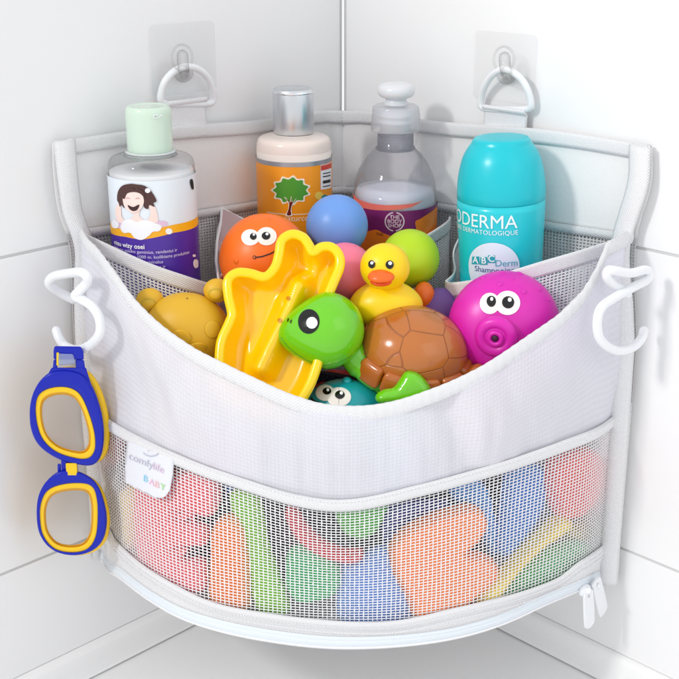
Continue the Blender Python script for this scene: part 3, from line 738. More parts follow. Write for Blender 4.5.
B2.shape('picture', [P2([(288.5, 215), (290.3, 209), (290.8, 203), (287.5, 198.5), (290.4, 200.5), (292, 202.6), (293.2, 197.6), (293.4, 202.4), (296.4, 199.5), (293.8, 204), (292.2, 210), (292.5, 215)], 3)], mat('label_brown', '6b1d12', .4), lb, .0011)
B2.band('label_line', zpx(215.2, c2.y-r2), zpx(214.4, c2.y-r2), wo, lb, .0007, -.75, .55)
B2.text('lettering', 'naturcom', .0062, q2(285, 220)[0], zpx(221.5, c2.y-r2), wo, lb, .0007)
stk = [q2(320.5, 165.5), q2(331, 162.5), q2(331, 188), q2(320.5, 190)]
B2.shape('sticker', [stk], mat('label_sticker', 'f2f2f4', .4), lb, .0008); B2.shape('sticker', [[q2(320.8, 166), q2(330.8, 163), q2(330.8, 168), q2(320.8, 171)]], mat('sticker_red', 'd8402e', .4), lb, .0010)
for k, (ya, yb_) in enumerate(((173, 174), (176, 177.2), (180.5, 183.5), (186, 187))): B2.shape('sticker', [[q2(322.5, ya+.5), q2(329.5, ya-1), q2(329.5, yb_-1), q2(322.5, yb_+.5)]], mat('label_ink', '15151c', .4), lb, .0010)
B2.shape('emblem', [[q2(*p) for p in ell(319, 196, 4)]], mat('emblem_yellow', 'f7d25c', .4), lb, .0008); B2.shape('emblem', [[q2(*p) for p in ell(324.5, 198.5, 3.5)]], mat('emblem_teal', '2f8b86', .4), lb, .0009)
# 3 clear pump bottle
Y3 = -.108; c3 = W(394.5, 200, Y3); s3 = S(394, 200, Y3); r3 = 42.5*s3; zb3 = -.335
b3 = thing('pump_bottle', (c3.x, c3.y, zb3), 'clear round shouldered bottle with a frosted pull-up cap and purple and orange label', 'bottle', GB)
B3 = Bottle((c3.x, c3.y, zb3), r3); z = lambda p: zpx(p, Y3)
B3.lat('bottle_body', [(r3*.85, zb3), (r3, zb3+.004), (r3, z(205))] + arcs([(r3, z(204)), (r3*.99, z(193)), (r3*.93, z(180)), (r3*.82, z(168)), (r3*.66, z(157)), (r3*.50, z(150)), (r3*.43, z(147))], 5) + [(r3*.41, z(144)), (r3*.41, z(132))], clearmat('grey_clear_bottle', (.955, .955, .975), .12, (.84, .85, .9), .04, .5), b3, capt=False)
B3.lat('liquid', [(r3*.8, zb3+.004), (r3*.95, zb3+.007), (r3*.95, z(205)), (r3*.93, z(193)), (r3*.88, z(187.5)), (r3*.5, z(187.2)), (.00004, z(187.2))], mat('grey_gel', 'dfe0ea', .12, sss=.4), b3, capt=False)
B3.lat('neck', [(r3*.44, z(150)), (r3*.47, z(148)), (r3*.42, z(145)), (r3*.42, z(134))], clearmat('dark_neck', (.80, .80, .84), .25, (.6, .6, .66), .05, .5), b3)
fr = mat('frosted_cap', 'e6e8ec', .3, sss=.6, trans=.12)
B3.lat('collar', arcs([(23.5*s3, z(131)), (24.3*s3, z(129.5)), (23.8*s3, z(120)), (23*s3, z(110)), (22*s3, z(106.5)), (19*s3, z(105))], 4)+[(8*s3, z(104.5))], clearmat('frosted_collar', (.95, .95, .97), .4, (.93, .94, .97), .15, .5), b3, capb=False)
B3.lat('collar_core', [(15*s3, z(131)), (15*s3, z(124)), (16.5*s3, z(123)), (16.5*s3, z(121)), (15*s3, z(120)), (15*s3, z(118)), (16.5*s3, z(117)), (16.5*s3, z(115)), (14*s3, z(112)), (8*s3, z(106))], fr, b3)
B3.lat('pull_cap', arcs([(12.5*s3, z(105)), (10.5*s3, z(101)), (10.5*s3, z(99)), (16.5*s3, z(96)), (18.3*s3, z(91)), (16.5*s3, z(86)), (10*s3, z(83)), (.00004, z(82.4))], 5), fr, b3, capt=False)
def q3(px, py):
    x = math.asin(max(-.97, min(.97, (px-394.5)/42.5)))*r3; yy = c3.y - math.sqrt(max(0, r3*r3-(r3*math.sin(x/r3))**2)); return (x, zpx(py, yy))
def P3(pts, n=4): return sm2([q3(*p) for p in pts], n)
coral = mat('label_coral', 'f2766a', .35); pur3 = mat('label_plum', '7d1f66', .35); org3 = mat('label_amber', 'f58220', .35)
lb = B3.band('label', zb3+.002, 0, pur3, b3, .0005, -1.75, 1.75, zf1=lambda x: z(201.5))
B3.shape('coral_stripe', [[q3(353.5, 193.5), q3(358, 199), q3(370, 203.6), q3(385, 205.5), q3(400, 205), q3(412, 203.5), q3(421, 200.5), q3(409, 207.5), q3(398, 209.8), q3(375, 210.5), q3(362, 208), q3(355, 201)]], coral, lb, .0007)
B3.shape('amber_patch', [P3([(413, 222), (418, 219), (426, 214), (435.6, 207), (435.7, 220), (435.5, 232), (424, 238), (412, 239), (414, 230)])], org3, lb, .0007)
B3.shape('amber_patch', [P3([(356, 233), (368, 231.5), (376, 230), (384, 234), (398, 238), (412, 238), (412, 252), (390, 256), (366, 252), (356, 248)])], org3, lb, .0007)
ink3 = mat('label_pale_ink', 'e6c9dc', .4)
cx_, cz_ = q3(393, 222)
for a0, a1 in ((100, 262), (-82, 80)):
    aa = [math.radians(a0+(a1-a0)*k/16) for k in range(17)]
    B3.shape('emblem', [[(cx_+.0074*math.cos(a), cz_+.0076*math.sin(a)) for a in aa]+[(cx_+.0064*math.cos(a), cz_+.0066*math.sin(a)) for a in reversed(aa)]], ink3, lb, .0008)
for k, t_ in enumerate(('THE', 'BODY', 'SHOP')): B3.text('lettering', t_, .0040, cx_, cz_+.0022-.0033*k, ink3, lb, .0008, .015, 'CENTER')
B3.text('lettering', 'THE', .0032, q3(375.5, 235)[0], zpx(236.6, c3.y-r3), mat('label_dark_ink', '7a2a10', .4), lb, .0009, .01)
# 4 turquoise bottle
Y4 = -.178; s4 = S(502, 230, Y4); c4 = W(502, 220, Y4); r4 = 43.5*s4; zb4 = -.345
b4 = thing('shampoo_bottle', (c4.x, c4.y, zb4), 'turquoise round-capped shampoo bottle with white lettering, in the right pocket', 'bottle', GB)
B4 = Bottle((c4.x, c4.y, zb4), r4, Matrix.Rotation(math.radians(-2.2), 3, 'Y')); B4.c.x += .0045; B4.c.x -= 0
z = lambda p: zpx(p, Y4); cy_ = '00b4c8'
B4.lat('bottle_body', [(r4*.80, zb4), (r4*.93, zb4+.004), (r4*.945, z(275)), (r4*.985, z(225)), (r4, z(205)), (r4*.995, z(198))], mat('turquoise_body', '14ccd8', .28, sss=.2, coat=.2), b4)
B4.lat('cap', [(r4*.99, z(197.6)), (r4*1.0, z(197))] + arcs([(r4*1.0, z(190)), (r4*.985, z(180)), (r4*.94, z(168)), (r4*.86, z(156)), (r4*.74, z(146.5)), (r4*.68, z(143.3))], 5) + arcs([(r4*.66, z(141.5)), (r4*.62, z(138.5)), (r4*.50, z(137.0)), (.00004, z(136.3))], 4), mat('turquoise_cap', '08c2cf', .3, sss=.3), b4, capt=False)
wt = mat('bottle_white_ink', 'e6f8fa', .4)
def q4(px, py):
    x = math.asin(max(-.985, min(.985, (px-502)/43.5)))*r4; yy = c4.y - math.sqrt(max(0, r4*r4-(r4*math.sin(x/r4))**2)); return (x, zpx(py, yy))
def P4(pts, n=4): return sm2([q4(*p) for p in pts], n)
xe = q4(512.5, 225)[0]; zf4 = lambda p: zpx(p, c4.y-r4)
B4.text('lettering', 'BIODERMA', .0135, xe, zf4(229), wt, b4, .0003, .0, 'RIGHT', 1.0)
B4.text('lettering', 'LABORATOIRE DERMATOLOGIQUE', .0046, xe+.0005, zf4(235.5), wt, b4, .0003, .0, 'RIGHT', 1.06)
ov = B4.shape('label', [P4([(468.5, 275), (467.5, 262), (470, 252), (477, 245), (487, 242.5), (498, 244.5), (507, 250), (513, 258), (515, 268), (512, 285), (490, 296), (474, 290)])], mat('bottle_pale_oval', 'dcecf8', .35), b4, .0003)
for ch, px_, py_ in (('A', 470.3, 263.2), ('B', 477.5, 264), ('C', 484.5, 262.4)):
    B4.shape('letter_block', [[q4(px_, py_), q4(px_+7, py_+.3), q4(px_+6.6, py_-7.5), q4(px_+.4, py_-7.6)]], mat('block_teal', '16a9b8', .4), ov, .0006)
    x_, z_ = q4(px_+3.5, py_-1.2); B4.text('lettering', ch, .0066, x_, z_, wt, ov, .0009, .02, 'CENTER')
ti = mat('bottle_teal_ink', '4bb7c4', .4); ni = mat('bottle_navy_ink', '2f5f8f', .4)
B4.text('lettering', 'Derm', .0068, q4(491, 266)[0], zf4(266.5), ti, ov, .0006)
B4.text('lettering', 'Shampooing', .0058, q4(472.8, 272)[0], zf4(273.2), ni, ov, .0006)

# ------------------------------------------------------------------ toys on top
def toysphere(name, px, py, Y, rx, ry=None, rd=None, m=None, parent=None, fn=None, rot=None, extra=None, seg=56):
    c = W(px, py, Y); s = S(px, py, Y); ry = ry or rx; rd = rd or rx
    bm = bmesh.new(); Mx = (Matrix.Rotation(rot, 3, 'Y') if rot else Matrix.Identity(3)) @ Matrix.Rotation(-PITCH*.6, 3, 'X')
    sph(bm, c, (rx*s, rd*s, ry*s), Mx, seg, fn)
    if extra: extra(bm, c, s)
    return bm, c, s
def ballthing(name, px, py, Y, r, m, label):
    bm, c, s = toysphere(name, px, py, Y, r); o = link(name, bm, m); tag(o, label, 'ball', 'plain plastic play balls'); return o
ballthing('play_ball', 337, 226, -.168, 31, plas('ball_blue', '6f9fe6', .38), 'plain pale blue ball between the orange labelled bottle and the pump bottle')
ballthing('play_ball', 345, 272, -.205, 29, plas('ball_pink', 'f77f9c', .4), 'plain pink ball beside the duck, below the blue ball')
ballthing('play_ball', 410, 259, -.182, 29.5, plas('ball_lime', 'b9dc12', .38), 'plain lime green ball behind the duck')
ballthing('play_ball', 242, 303, -.205, 16, plas('ball_rose', 'f0568a', .4), 'small rose pink ball peeping out left of the yellow star')
def eyes(bvh, parent, whites, pupils, glints, merge=True):
    for k, w in enumerate(whites): decal([ell(*w)], bvh, .0004+.00008*k, 'eye', M_eye, parent)
    for p in pupils: decal([ell(*p)], bvh, .0008, 'pupil_or_glint', M_blk, parent, 1.5)
    for g_ in glints: decal([ell(*g_)], bvh, .0011, 'eye_glint', mat('glint_white', 'ffffff', .3), parent, 1.5)
def bumps(lst, bvh, m, parent, name='bump', h=.35):
    for x, y, r in lst:
        bm = bmesh.new(); h_ = bvh.ray_cast(CAM, ray(x, y).normalized())
        if h_[0] is None: continue
        s = h_[3]/FC; q = h_[1].to_track_quat('Z', 'Y').to_matrix(); sph(bm, h_[0], (r*s, r*s, r*s*h), q, 20); link(name, bm, m, parent)
GT = 'rubber bath animals on top of the toy pile'
# orange octopus
mo = plas('toy_orange', 'fc7412', .36, .1)
def squid(c_, amp=.05, k=5):
    a = math.atan2(c_.y, c_.x); f = 1 + (amp*math.cos(a*k) if c_.z < -.1 else 0)*min(1, -c_.z*2)
    return Vector((c_.x*f, c_.y*f, c_.z))
t = thing('bath_octopus', W(264, 306, -.195), 'orange octopus bath toy with crooked line mouth, behind the yellow star mould', 'bath toy', GT)
bm, c, s = toysphere('b', 265, 261, -.193, 46, 47, 40, fn=squid); bv = bvh_of(bm); link('body', bm, mo, t)
eyes(bv, t, [(250.5, 238, 9, 8), (266.5, 237, 10, 9)], [(253.5, 237.2, 3.3, 3.3), (266, 236.6, 4.2, 3.8)], [(254.2, 235.6, 1.1), (267, 235, 1.4)])
decal([[(255, 257.3), (262, 256.3), (270, 253.6), (277, 250), (277.4, 250.8), (270.2, 254.8), (262, 257.6), (255, 258.5)]], bv, .0005, 'mouth', M_line, t)
for x_, y_ in ((254.5, 257.6), (277.4, 250)):
    decal([ell(x_, y_, 1.8)], bv, .0006, 'mouth', M_line, t, 1); decal([ell(x_, y_, 1.0)], bv, .0009, 'mouth', mo, t, 1)
bumps([(245, 223, 2.2), (268, 220, 2.5), (236, 262, 3.0)], bv, mo, t)
# magenta octopus
mm_ = plas('toy_magenta', 'd81fb0', .36)
t = thing('bath_octopus', W(505, 378, -.24), 'magenta octopus bath toy with round mouth ring, in front of the turquoise bottle', 'bath toy', GT)
bm, c, s = toysphere('b', 504, 327, -.238, 56, 56, 38); bv = bvh_of(bm); link('body', bm, mm_, t)
eyes(bv, t, [(490, 304, 10, 10.5), (507.5, 303.5, 12.5, 12)], [(491.5, 302, 4.6, 5.4), (508, 303, 6, 6)], [(492, 299.8, 1.4, 1.8), (509.5, 300.5, 1.8, 2)])
def ringat(bvh, px, py, R, r, m, parent, name, lift=0, squash=1):
    h_ = bvh.ray_cast(CAM, ray(px, py).normalized()); s = h_[3]/FC; q = h_[1].to_track_quat('Z', 'Y').to_matrix()
    bm = bmesh.new(); tube(bm, [h_[0] + q @ Vector((R*s*math.cos(2*PI*k/48), R*s*math.sin(2*PI*k/48), lift)) for k in range(48)], r*s, 14, True); return link(name, bm, m, parent), h_, s, q
ringat(bv, 496, 337, 15, 6.5, mm_, t, 'mouth_ring', 0); ringat(bv, 496, 337, 6.2, 2.6, mm_, t, 'mouth_ring', .0035)
h_ = bv.ray_cast(CAM, ray(496, 337).normalized()); q = h_[1].to_track_quat('Z', 'Y').to_matrix(); bm = bmesh.new(); sph(bm, h_[0]+q @ Vector((0, 0, .001)), (.0105, .0105, .0028), q, 24); link('mouth_ring', bm, mm_, t)
bm = bmesh.new(); sph(bm, h_[0]+q @ Vector((0, 0, .0035)), (.0025, .0025, .0012), q, 16); link('mouth_hole', bm, mat('dark_hole', '3a1030', .5), t)
bumps([(500, 284, 3.2), (524, 292, 3.2), (539, 290, 3), (503, 273, 3), (520, 274, 3.4), (536, 279, 3), (483, 278, 3), (549, 300, 2.6), (512, 279, 2.4)], bv, mm_, t)
# teal octopus under the turtle
mt = plas('toy_teal', '17a3ad', .3)
t = thing('bath_octopus', W(345, 425, -.262), 'teal octopus bath toy peeping over the rim under the turtle', 'bath toy', GT)
bm, c, s = toysphere('b', 345, 410, -.2655, 42, 31, 34); bv = bvh_of(bm); link('body', bm, mt, t)
eyes(bv, t, [(325.5, 393.5, 9.5, 8), (339, 397.5, 12, 9.5)], [(327.5, 392, 4.2, 3.3), (340, 395.5, 4.8, 4)], [(328.5, 391, 1.4), (341.5, 394, 1.6)])
decal([[(312, 398), (315, 401), (322, 403), (322, 404.4), (314, 402.6), (311, 399.5)]], bv, .0005, 'mouth', M_line, t, 1)
bumps([(347, 381.5, 5)], bv, mt, t, h=.8)
# teddy bear
mb = plas('toy_mustard', 'dfb024', .45, .4)
t = thing('bath_bear', W(190, 372, -.25), 'mustard yellow bear head bath toy at the left of the pile', 'bath toy', GT)
bm, c, s = toysphere('b', 188, 331, -.246, 43, 38, 31, rot=.25); bv = bvh_of(bm); link('head', bm, mb, t)
for ex, ey, er in ((150, 301, 14), (217, 291, 13.5)):
    bm, c, s = toysphere('b', ex, ey, -.240, er, er*.9, er*.75); sph(bm, W(ex, ey, -.240)+Vector((0, -.004, -.001)), (er*.6*s, er*.5*s, er*.5*s), None, 24); link('ear', bm, mb, t)
bumps([(181, 339, 10), (213, 330, 9), (196, 352, 12)], bv, mb, t, 'cheek', .16); bumps([(187, 299, 1.2)], bv, mat('mould_mark', '8a6a12', .5), t, 'seam_mark', .4)
# duck
md = plas('toy_yellow', 'ffd60a', .36)
t = thing('bath_duck', W(386, 330, -.235), 'yellow rubber duck with orange beak behind the turtle shell', 'bath toy', GT)
bm, c, s = toysphere('b', 386, 306, -.232, 37, 26, 26, fn=lambda v: Vector((v.x, v.y, v.z*(1-.12*v.x*v.x)))); link('body', bm, md, t)
bm, c, s = toysphere('b', 385, 267, -.235, 25, 23.5, 22, fn=lambda v: Vector((v.x*(1+.06*max(0, -v.z)), v.y, v.z))); bv = bvh_of(bm); link('head', bm, md, t)
eyes(bv, t, [], [(372.2, 264.6, 3.3, 3.9), (389.5, 265, 3.9, 4.1)], [(372.6, 263.4, 1.4), (389.8, 263.6, 1.7)])
mk = plas('beak_orange', 'f4691a', .3)
h_ = bv.ray_cast(CAM, ray(381, 278).normalized()); s = h_[3]/FC
bm = bmesh.new()
sph(bm, h_[0]+Vector((0, -.001, .0006)), (13.5*s, 10*s, 5*s), Matrix.Rotation(.35, 3, 'X'), 32, lambda v: Vector((v.x, v.y, v.z*(1 if v.z > 0 else .4)+.75*(1-abs(v.x)**1.6)*(.5 if v.z > 0 else .1))))
link('beak', bm, mk, t)
bm = bmesh.new(); sph(bm, h_[0]+Vector((0, .0005, -.0028)), (11*s, 8.5*s, 4*s), Matrix.Rotation(.2, 3, 'X'), 32); link('beak', bm, plas('beak_deep_orange', 'ec4e12', .3), t)
# turtle
mg = mat('turtle_green', '6cc80c', .16, sss=.15, coat=.5); msh = None
def shellmat():
    m = bpy.data.materials.new('turtle_shell'); m.use_nodes = True; nt = m.node_tree; N = nt.nodes.new; L = nt.links.new
    b = nt.nodes['Principled BSDF']; pset(b, Roughness=.2, Coat_Weight=.4, Coat_Roughness=.08)
    b.inputs['Subsurface Weight'].default_value = .12; b.inputs['Subsurface Scale'].default_value = .003
    tc = N('ShaderNodeTexCoord'); v = N('ShaderNodeTexVoronoi'); v.feature = 'DISTANCE_TO_EDGE'; v.inputs['Scale'].default_value = 40; v.inputs['Randomness'].default_value = .35
    L(tc.outputs['Object'], v.inputs['Vector']); cr_ = N('ShaderNodeMapRange'); cr_.inputs['From Max'].default_value = .022; L(v.outputs['Distance'], cr_.inputs['Value'])
    bp = N('ShaderNodeBump'); bp.inputs['Strength'].default_value = .6; bp.inputs['Distance'].default_value = .0008; L(cr_.outputs['Result'], bp.inputs['Height']); L(bp.outputs['Normal'], b.inputs['Normal'])
    mx = N('ShaderNodeMix'); mx.data_type = 'RGBA'; mx.inputs['A'].default_value = hexc('96501c'); mx.inputs['B'].default_value = hexc('ba6c2a'); L(cr_.outputs['Result'], mx.inputs['Factor']); L(mx.outputs['Result'], b.inputs['Base Color'])
    return m
msh = shellmat(); mrim = mat('shell_rim', 'b5621f', .22, sss=.12, coat=.4)
YT = -.252
t = thing('toy_turtle', W(400, 395, YT), 'green toy turtle with brown shell lying on top of the pile, head to the left', 'toy', GT)
bm, c, s = toysphere('b', 326, 331, -.262, 38.5, 39, 33, rot=0, fn=lambda v: Vector((v.x*(1+.26*max(0, -v.x)**2.2), v.y, v.z*(1-.16*max(0, -v.x))-.10*max(0, -v.x)**2)))
bv = bvh_of(bm); hd = link('head', bm, mg, t)
decal([ell(309, 322, 10.6, 12.2, rot=.1)], bv, .0004, 'eye', M_blk, t); decal([ell(312.3, 323.3, 5.4, 5.6)], bv, .0008, 'pupil_or_glint', mat('glint_white', 'ffffff', .3), t)  # white spot on the black eye is a painted glint
decal([ell(288.4, 320.5, .6, 2, rot=.3), ell(291.3, 322, .6, 2, rot=.3)], bv, .0005, 'nostril', M_line, t, 1)
mgs = mat('turtle_seam', '3f8a08', .3)
for seg_ in ([(281, 338), (288, 347), (299, 356), (312, 363), (324, 366)], [(324, 366), (338, 363), (352, 356)]):
    pp = cat([Vector(p) for p in seg_], 5); hs = [bv.ray_cast(CAM, ray(p.x, p.y).normalized()) for p in pp]; hs = [h[0] for h in hs if h[0]]
    bm = bmesh.new(); tube(bm, hs, .00035, 6); link('mouth_line', bm, mgs, t)
# shell frame
sc_ = W(413, 351, YT); ss = S(413, 351, YT)
toC = (CAM-sc_).normalized(); axis = (Vector((0, 0, 1))*1.0 + toC*.42 + Vector((.22, 0, 0))).normalized()
xr = axis.cross(Vector((0, 1, 0))).normalized(); xr = -xr if xr.x < 0 else xr; yr = axis.cross(xr).normalized()
Q = Matrix((xr, yr, axis)).transposed()
aX, aY, aZ = 55*ss, 48*ss, 44*ss
bm = bmesh.new(); sph(bm, sc_, (aX, aY, aZ), Q, 64); bmesh.ops.bisect_plane(bm, geom=bm.verts[:]+bm.edges[:]+bm.faces[:], plane_co=sc_-axis*.002, plane_no=axis, clear_inner=True); o = link('shell', bm, msh, t)
nS = 12
for k in range(nS):
    a0, a1 = 2*PI*(k+.04)/nS, 2*PI*(k+.96)/nS
    def rf(u, v):
        sq = lambda x: math.copysign(abs(x)**.55, x)
        a = a0+(a1-a0)*u; w = v*2*PI; e_ = lin([(0, .72), (.06, .93), (.12, 1), (.88, 1), (.94, .93), (1, .72)], u)
        ro = 1.045 + .10*sq(math.cos(w))*e_ - .05*math.sin(w); zz = -.17*aZ + aZ*.26*sq(math.sin(w))*e_
        return sc_ + Q @ Vector((aX*ro*math.cos(a), aY*ro*math.sin(a), zz))
    bm = grid(rf, 16, 20); bmesh.ops.remove_doubles(bm, verts=bm.verts[:], dist=1e-6)
    bmesh.ops.holes_fill(bm, edges=bm.edges[:], sides=0); sheet_normal_fix(bm); link('shell_rim_plate', bm, mrim, t)
bm = bmesh.new(); sph(bm, sc_-axis*aZ*.54, (aX*1.0, aY*1.03, aZ*.42), Q, 48); link('body', bm, mg, t)
bm = bmesh.new(); tube(bm, cat([W(350, 350, -.258), W(362, 366, -.262), W(378, 379, -.268), W(398, 386, -.270)], 5), [15*ss]*6+[13*ss]*5+[12*ss]*5, 24); link('neck', bm, mg, t)
fl = sm2([(406, 375), (417, 377), (425, 385), (429, 393), (426, 401), (414, 404.5), (398, 405.5), (384, 405.5), (378, 402), (378.5, 396.5), (385, 392), (394, 390), (399, 384)], 4)
fl = [(403+(x-403)*1.09, 389+(y-391)*1.08) for x, y in fl]
bm = puffy(fl, lambda x, y, h: W(x, y, -.288+(y-390)*-.0002)+Vector((0, -h, h*.3)), .0062, 9, 2.5); link('flipper', bm, mg, t)
bm = bmesh.new(); sph(bm, W(470, 372, -.262), (14*ss, 9*ss, 5*ss), Matrix.Rotation(-.5, 3, 'Y'), 24); link('tail', bm, mrim, t)
# yellow star mould
my = mat('mould_yellow', 'ffd800', .2, sss=.25, coat=.35)
st = [(219, 366), (221, 343), (229, 324), (232, 314), (228.5, 297), (228, 281), (237, 273.5), (250, 274), (265, 277.5), (275, 268), (279, 255), (282, 241), (292, 234.8), (303, 238), (309, 246), (313, 252.5), (322, 247.5), (332, 248), (339, 256), (339.5, 268), (333, 284), (327, 300), (323, 325), (321, 350), (313, 378), (303, 398), (292, 412), (280, 418), (262, 412), (232, 400), (217, 386)]
so = sm2(st, 5)
def STP(x, y, h):
    Y = -.2345 - (y-235)*.00034 - .00003*(x-280); p = W(x, y, Y); n = Vector((-.08, -.93, .36)).normalized(); return p + n*h
spine = [(297, 286), (289, 306), (279, 328), (268, 350), (260, 368)]
def mould_h(x_, y_):
    d = pdist((x_, y_), so); k = 1-(1-min(1, d/22))**2.4
    ds = min(math.hypot(x_-(a[0]+(b[0]-a[0])*q/8), y_-(a[1]+(b[1]-a[1])*q/8)) for a, b in zip(spine, spine[1:]) for q in range(9))
    rib = math.exp(-((x_-316-(y_-262)*-.35)/7)**2)*max(0, min(1, (300-y_)/25))*.003 + math.exp(-((x_-250-(y_-320)*-.12)/7)**2)*max(0, min(1, (y_-285)/25))*.0028
    return -.017*k + .0155*math.exp(-(ds/11.5)**2.6)*k + rib*k
spl = [(a[0]+(b[0]-a[0])*q/24, a[1]+(b[1]-a[1])*q/24) for a, b in zip(spine+[(250, 392)], (spine+[(250, 392)])[1:]) for q in range(24)]
so = [(so[k][0]*(1-f)+so[(k+1) % len(so)][0]*f, so[k][1]*(1-f)+so[(k+1) % len(so)][1]*f) for k in range(len(so)) for f in (0, .5)]
nr_ = [spl[min(range(len(spl)), key=lambda q: math.hypot(spl[q][0]-p[0], spl[q][1]-p[1]))] for p in so]
for _ in range(14): nr_ = [((nr_[k-1][0]+nr_[k][0]*2+nr_[(k+1) % len(nr_)][0])/4, (nr_[k-1][1]+nr_[k][1]*2+nr_[(k+1) % len(nr_)][1])/4) for k in range(len(nr_))]
def mf(u, v):
    k = int(round(u*len(so))) % len(so); x_ = so[k][0]+(nr_[k][0]-so[k][0])*v; y_ = so[k][1]+(nr_[k][1]-so[k][1])*v
    return STP(x_, y_, mould_h(x_, y_))
bm = grid(mf, len(so), 26, closed=True)
cc = bmesh.ops.recalc_face_normals(bm, faces=bm.faces[:])
if sum(f.normal.y*f.calc_area() for f in bm.faces) > 0: bmesh.ops.reverse_faces(bm, faces=bm.faces[:])
sd = thing('star_mould', W(270, 390, -.285), 'hollow yellow star shaped sand mould standing left of the green turtle', 'sand mould')
bmesh.ops.remove_doubles(bm, verts=bm.verts[:], dist=3e-5); bv = bvh_of(bm); link('mould_bowl', bm, mat('mould_bowl_bounce_yellow', 'ffcc00', .22, coat=.35), sd)  # bowl yellow deepened to carry the light bounced inside the mould
bm = bmesh.new(); tube(bm, [STP(x, y, .0) for x, y in so], .0034, 16, True, flat=.8); link('mould_rim', bm, my, sd)
for d_ in ((288.5, 299, 2.1), (280, 321, 2.3)): decal([ell(*d_)], bv, .0004, 'speck', mat('mould_speck', 'c98908', .4), sd, 1.5)
# small things between
def blob(name, px, py, Y, rx, ry, rd, m, label, cat_='bath toy', rot=0):
    bm, c, s = toysphere(name, px, py, Y, rx, ry, rd, rot=rot); o = link(name, bm, m); tag(o, label, cat_); return o
blob('bath_ring', 424, 297, -.205, 11, 15, 12, plas('toy_tangerine', 'f07318', .35), 'small orange bath toy tucked behind the duck, right of its body')
blob('bath_block', 440, 322, -.205, 30, 34, 22, plas('toy_violet', '6f4a9a', .45), 'violet rounded bath toy in the gap between duck and magenta octopus')
blob('bath_crab', 338, 392, -.235, 34, 22, 22, plas('toy_red', 'd3231c', .35), 'red bath toy hidden under the turtle head')
# ------------------------------------------------------------------ foam toys behind the lower netting
def foamtoy(poly, off, m, label, thick=.0065, edge=7, smooth=4, name='foam_toy'):
    pl = sm2(poly, smooth)
    def f(x, y, h):
        th, z_ = ahit(x, y, off); return A(th, z_, off+h)
    bm = puffy(pl, f, thick, edge, 4.0); bmesh.ops.remove_doubles(bm, verts=bm.verts[:], dist=1e-5); sheet_normal_fix(bm)
    o = link(name, bm, m); tag(o, label, 'foam toy', 'foam bath toys behind the front netting')
def fm(n, c): return mat('foam_'+n, c, .6, sss=.0, bump=.3, bscale=700)
N1 = -.0075
foamtoy([(141, 470), (160, 480), (185, 470), (214, 478), (220, 500), (212, 516), (192, 512), (176, 508), (178, 520), (206, 525), (206, 545), (178, 545), (182, 556), (206, 560), (206, 590), (175, 585), (140, 562)], N1, fm('pink', 'f06a72'), 'pink foam letter behind the netting below the sewn tag')
foamtoy([(122, 492), (132, 484), (140, 490), (139, 520), (136, 550), (126, 540), (123, 515)], N1, fm('lemon', 'ecd06a'), 'pale yellow foam piece at the far left of the netting, beside the pink letter')
foamtoy([(98, 428), (115, 428), (124, 440), (122, 460), (110, 468), (98, 462)], N1, fm('crimson', 'c5303a'), 'crimson foam piece in the top left corner of the netting, behind the goggles')
foamtoy([(212, 540), (216, 522), (228, 515), (242, 520), (249, 540), (251, 575), (250, 608), (232, 606), (212, 598)], N1, fm('orange', 'f58a3c'), 'upright round topped orange foam piece between the pink letter and lime strip')
foamtoy([(230, 494), (240, 487), (254, 490), (262, 505), (268, 540), (280, 575), (290, 612), (258, 608), (250, 570), (243, 530), (232, 510)], N1-.003, fm('lime', '8ed23a'), 'long lime green foam strip leaning behind the netting')
foamtoy([(222, 478), (240, 472), (258, 480), (262, 492), (244, 496), (228, 492)], N1-.012, fm('royal', '2f74c0'), 'small royal blue foam piece above the lime strip')
foamtoy([(288, 505), (298, 508), (308, 525), (325, 540), (345, 548), (362, 548), (360, 560), (340, 562), (315, 554), (296, 538), (286, 520)], N1-.001, fm('scarlet', 'e0404a'), 'curved scarlet foam arc above the round green piece')
foamtoy([(286, 560), (292, 548), (308, 546), (328, 556), (340, 568), (338, 590), (322, 600), (300, 602), (287, 588)], N1, fm('emerald', '34b567'), 'round emerald green foam piece left of the centre of the netting')
foamtoy([(336, 500), (384, 500), (383, 518), (376, 530), (362, 537), (346, 533), (337, 520)], N1-.002, fm('leaf', '58b548'), 'leaf green foam half disc hanging at the top centre of the netting')
foamtoy([(340, 566), (352, 560), (372, 548), (392, 545), (406, 570), (416, 600), (418, 624), (341, 624)], N1-.006, fm('sky', '6c9be8'), 'sky blue foam block at the bottom centre of the netting')
foamtoy([(388, 552), (391, 540), (402, 528), (425, 516), (450, 508), (472, 505), (484, 513), (486, 528), (476, 543), (466, 552), (480, 552), (494, 560), (497, 574), (486, 588), (470, 600), (458, 616), (430, 622), (412, 616), (404, 594), (393, 574)], N1+.001, fm('tangerine', 'f58540'), 'large orange foam letter with two lobes right of centre')
foamtoy([(450, 478), (462, 470), (476, 476), (490, 496), (497, 540), (490, 556), (470, 510), (452, 500)], N1-.011, fm('azure', '3f8fe0'), 'azure foam bar standing left of the broad blue foam piece')
foamtoy([(506, 470), (520, 462), (538, 464), (546, 478), (540, 510), (528, 532), (508, 556), (494, 548), (500, 515)], N1-.007, fm('cobalt', '3b80d8'), 'broad blue foam piece between the orange letter and the red one')
foamtoy([(546, 462), (560, 452), (582, 446), (598, 456), (600, 480), (590, 504), (572, 518), (554, 514), (545, 492)], N1, fm('coral', 'ef5f58'), 'coral red rounded foam piece near the right end of the netting')
foamtoy([(470, 612), (478, 590), (505, 565), (530, 540), (548, 520), (560, 514), (570, 522), (562, 534), (540, 550), (515, 576), (496, 600), (484, 614)], N1+.001, fm('yellow', 'efd03a'), 'slanting yellow foam bar right of the big orange letter')
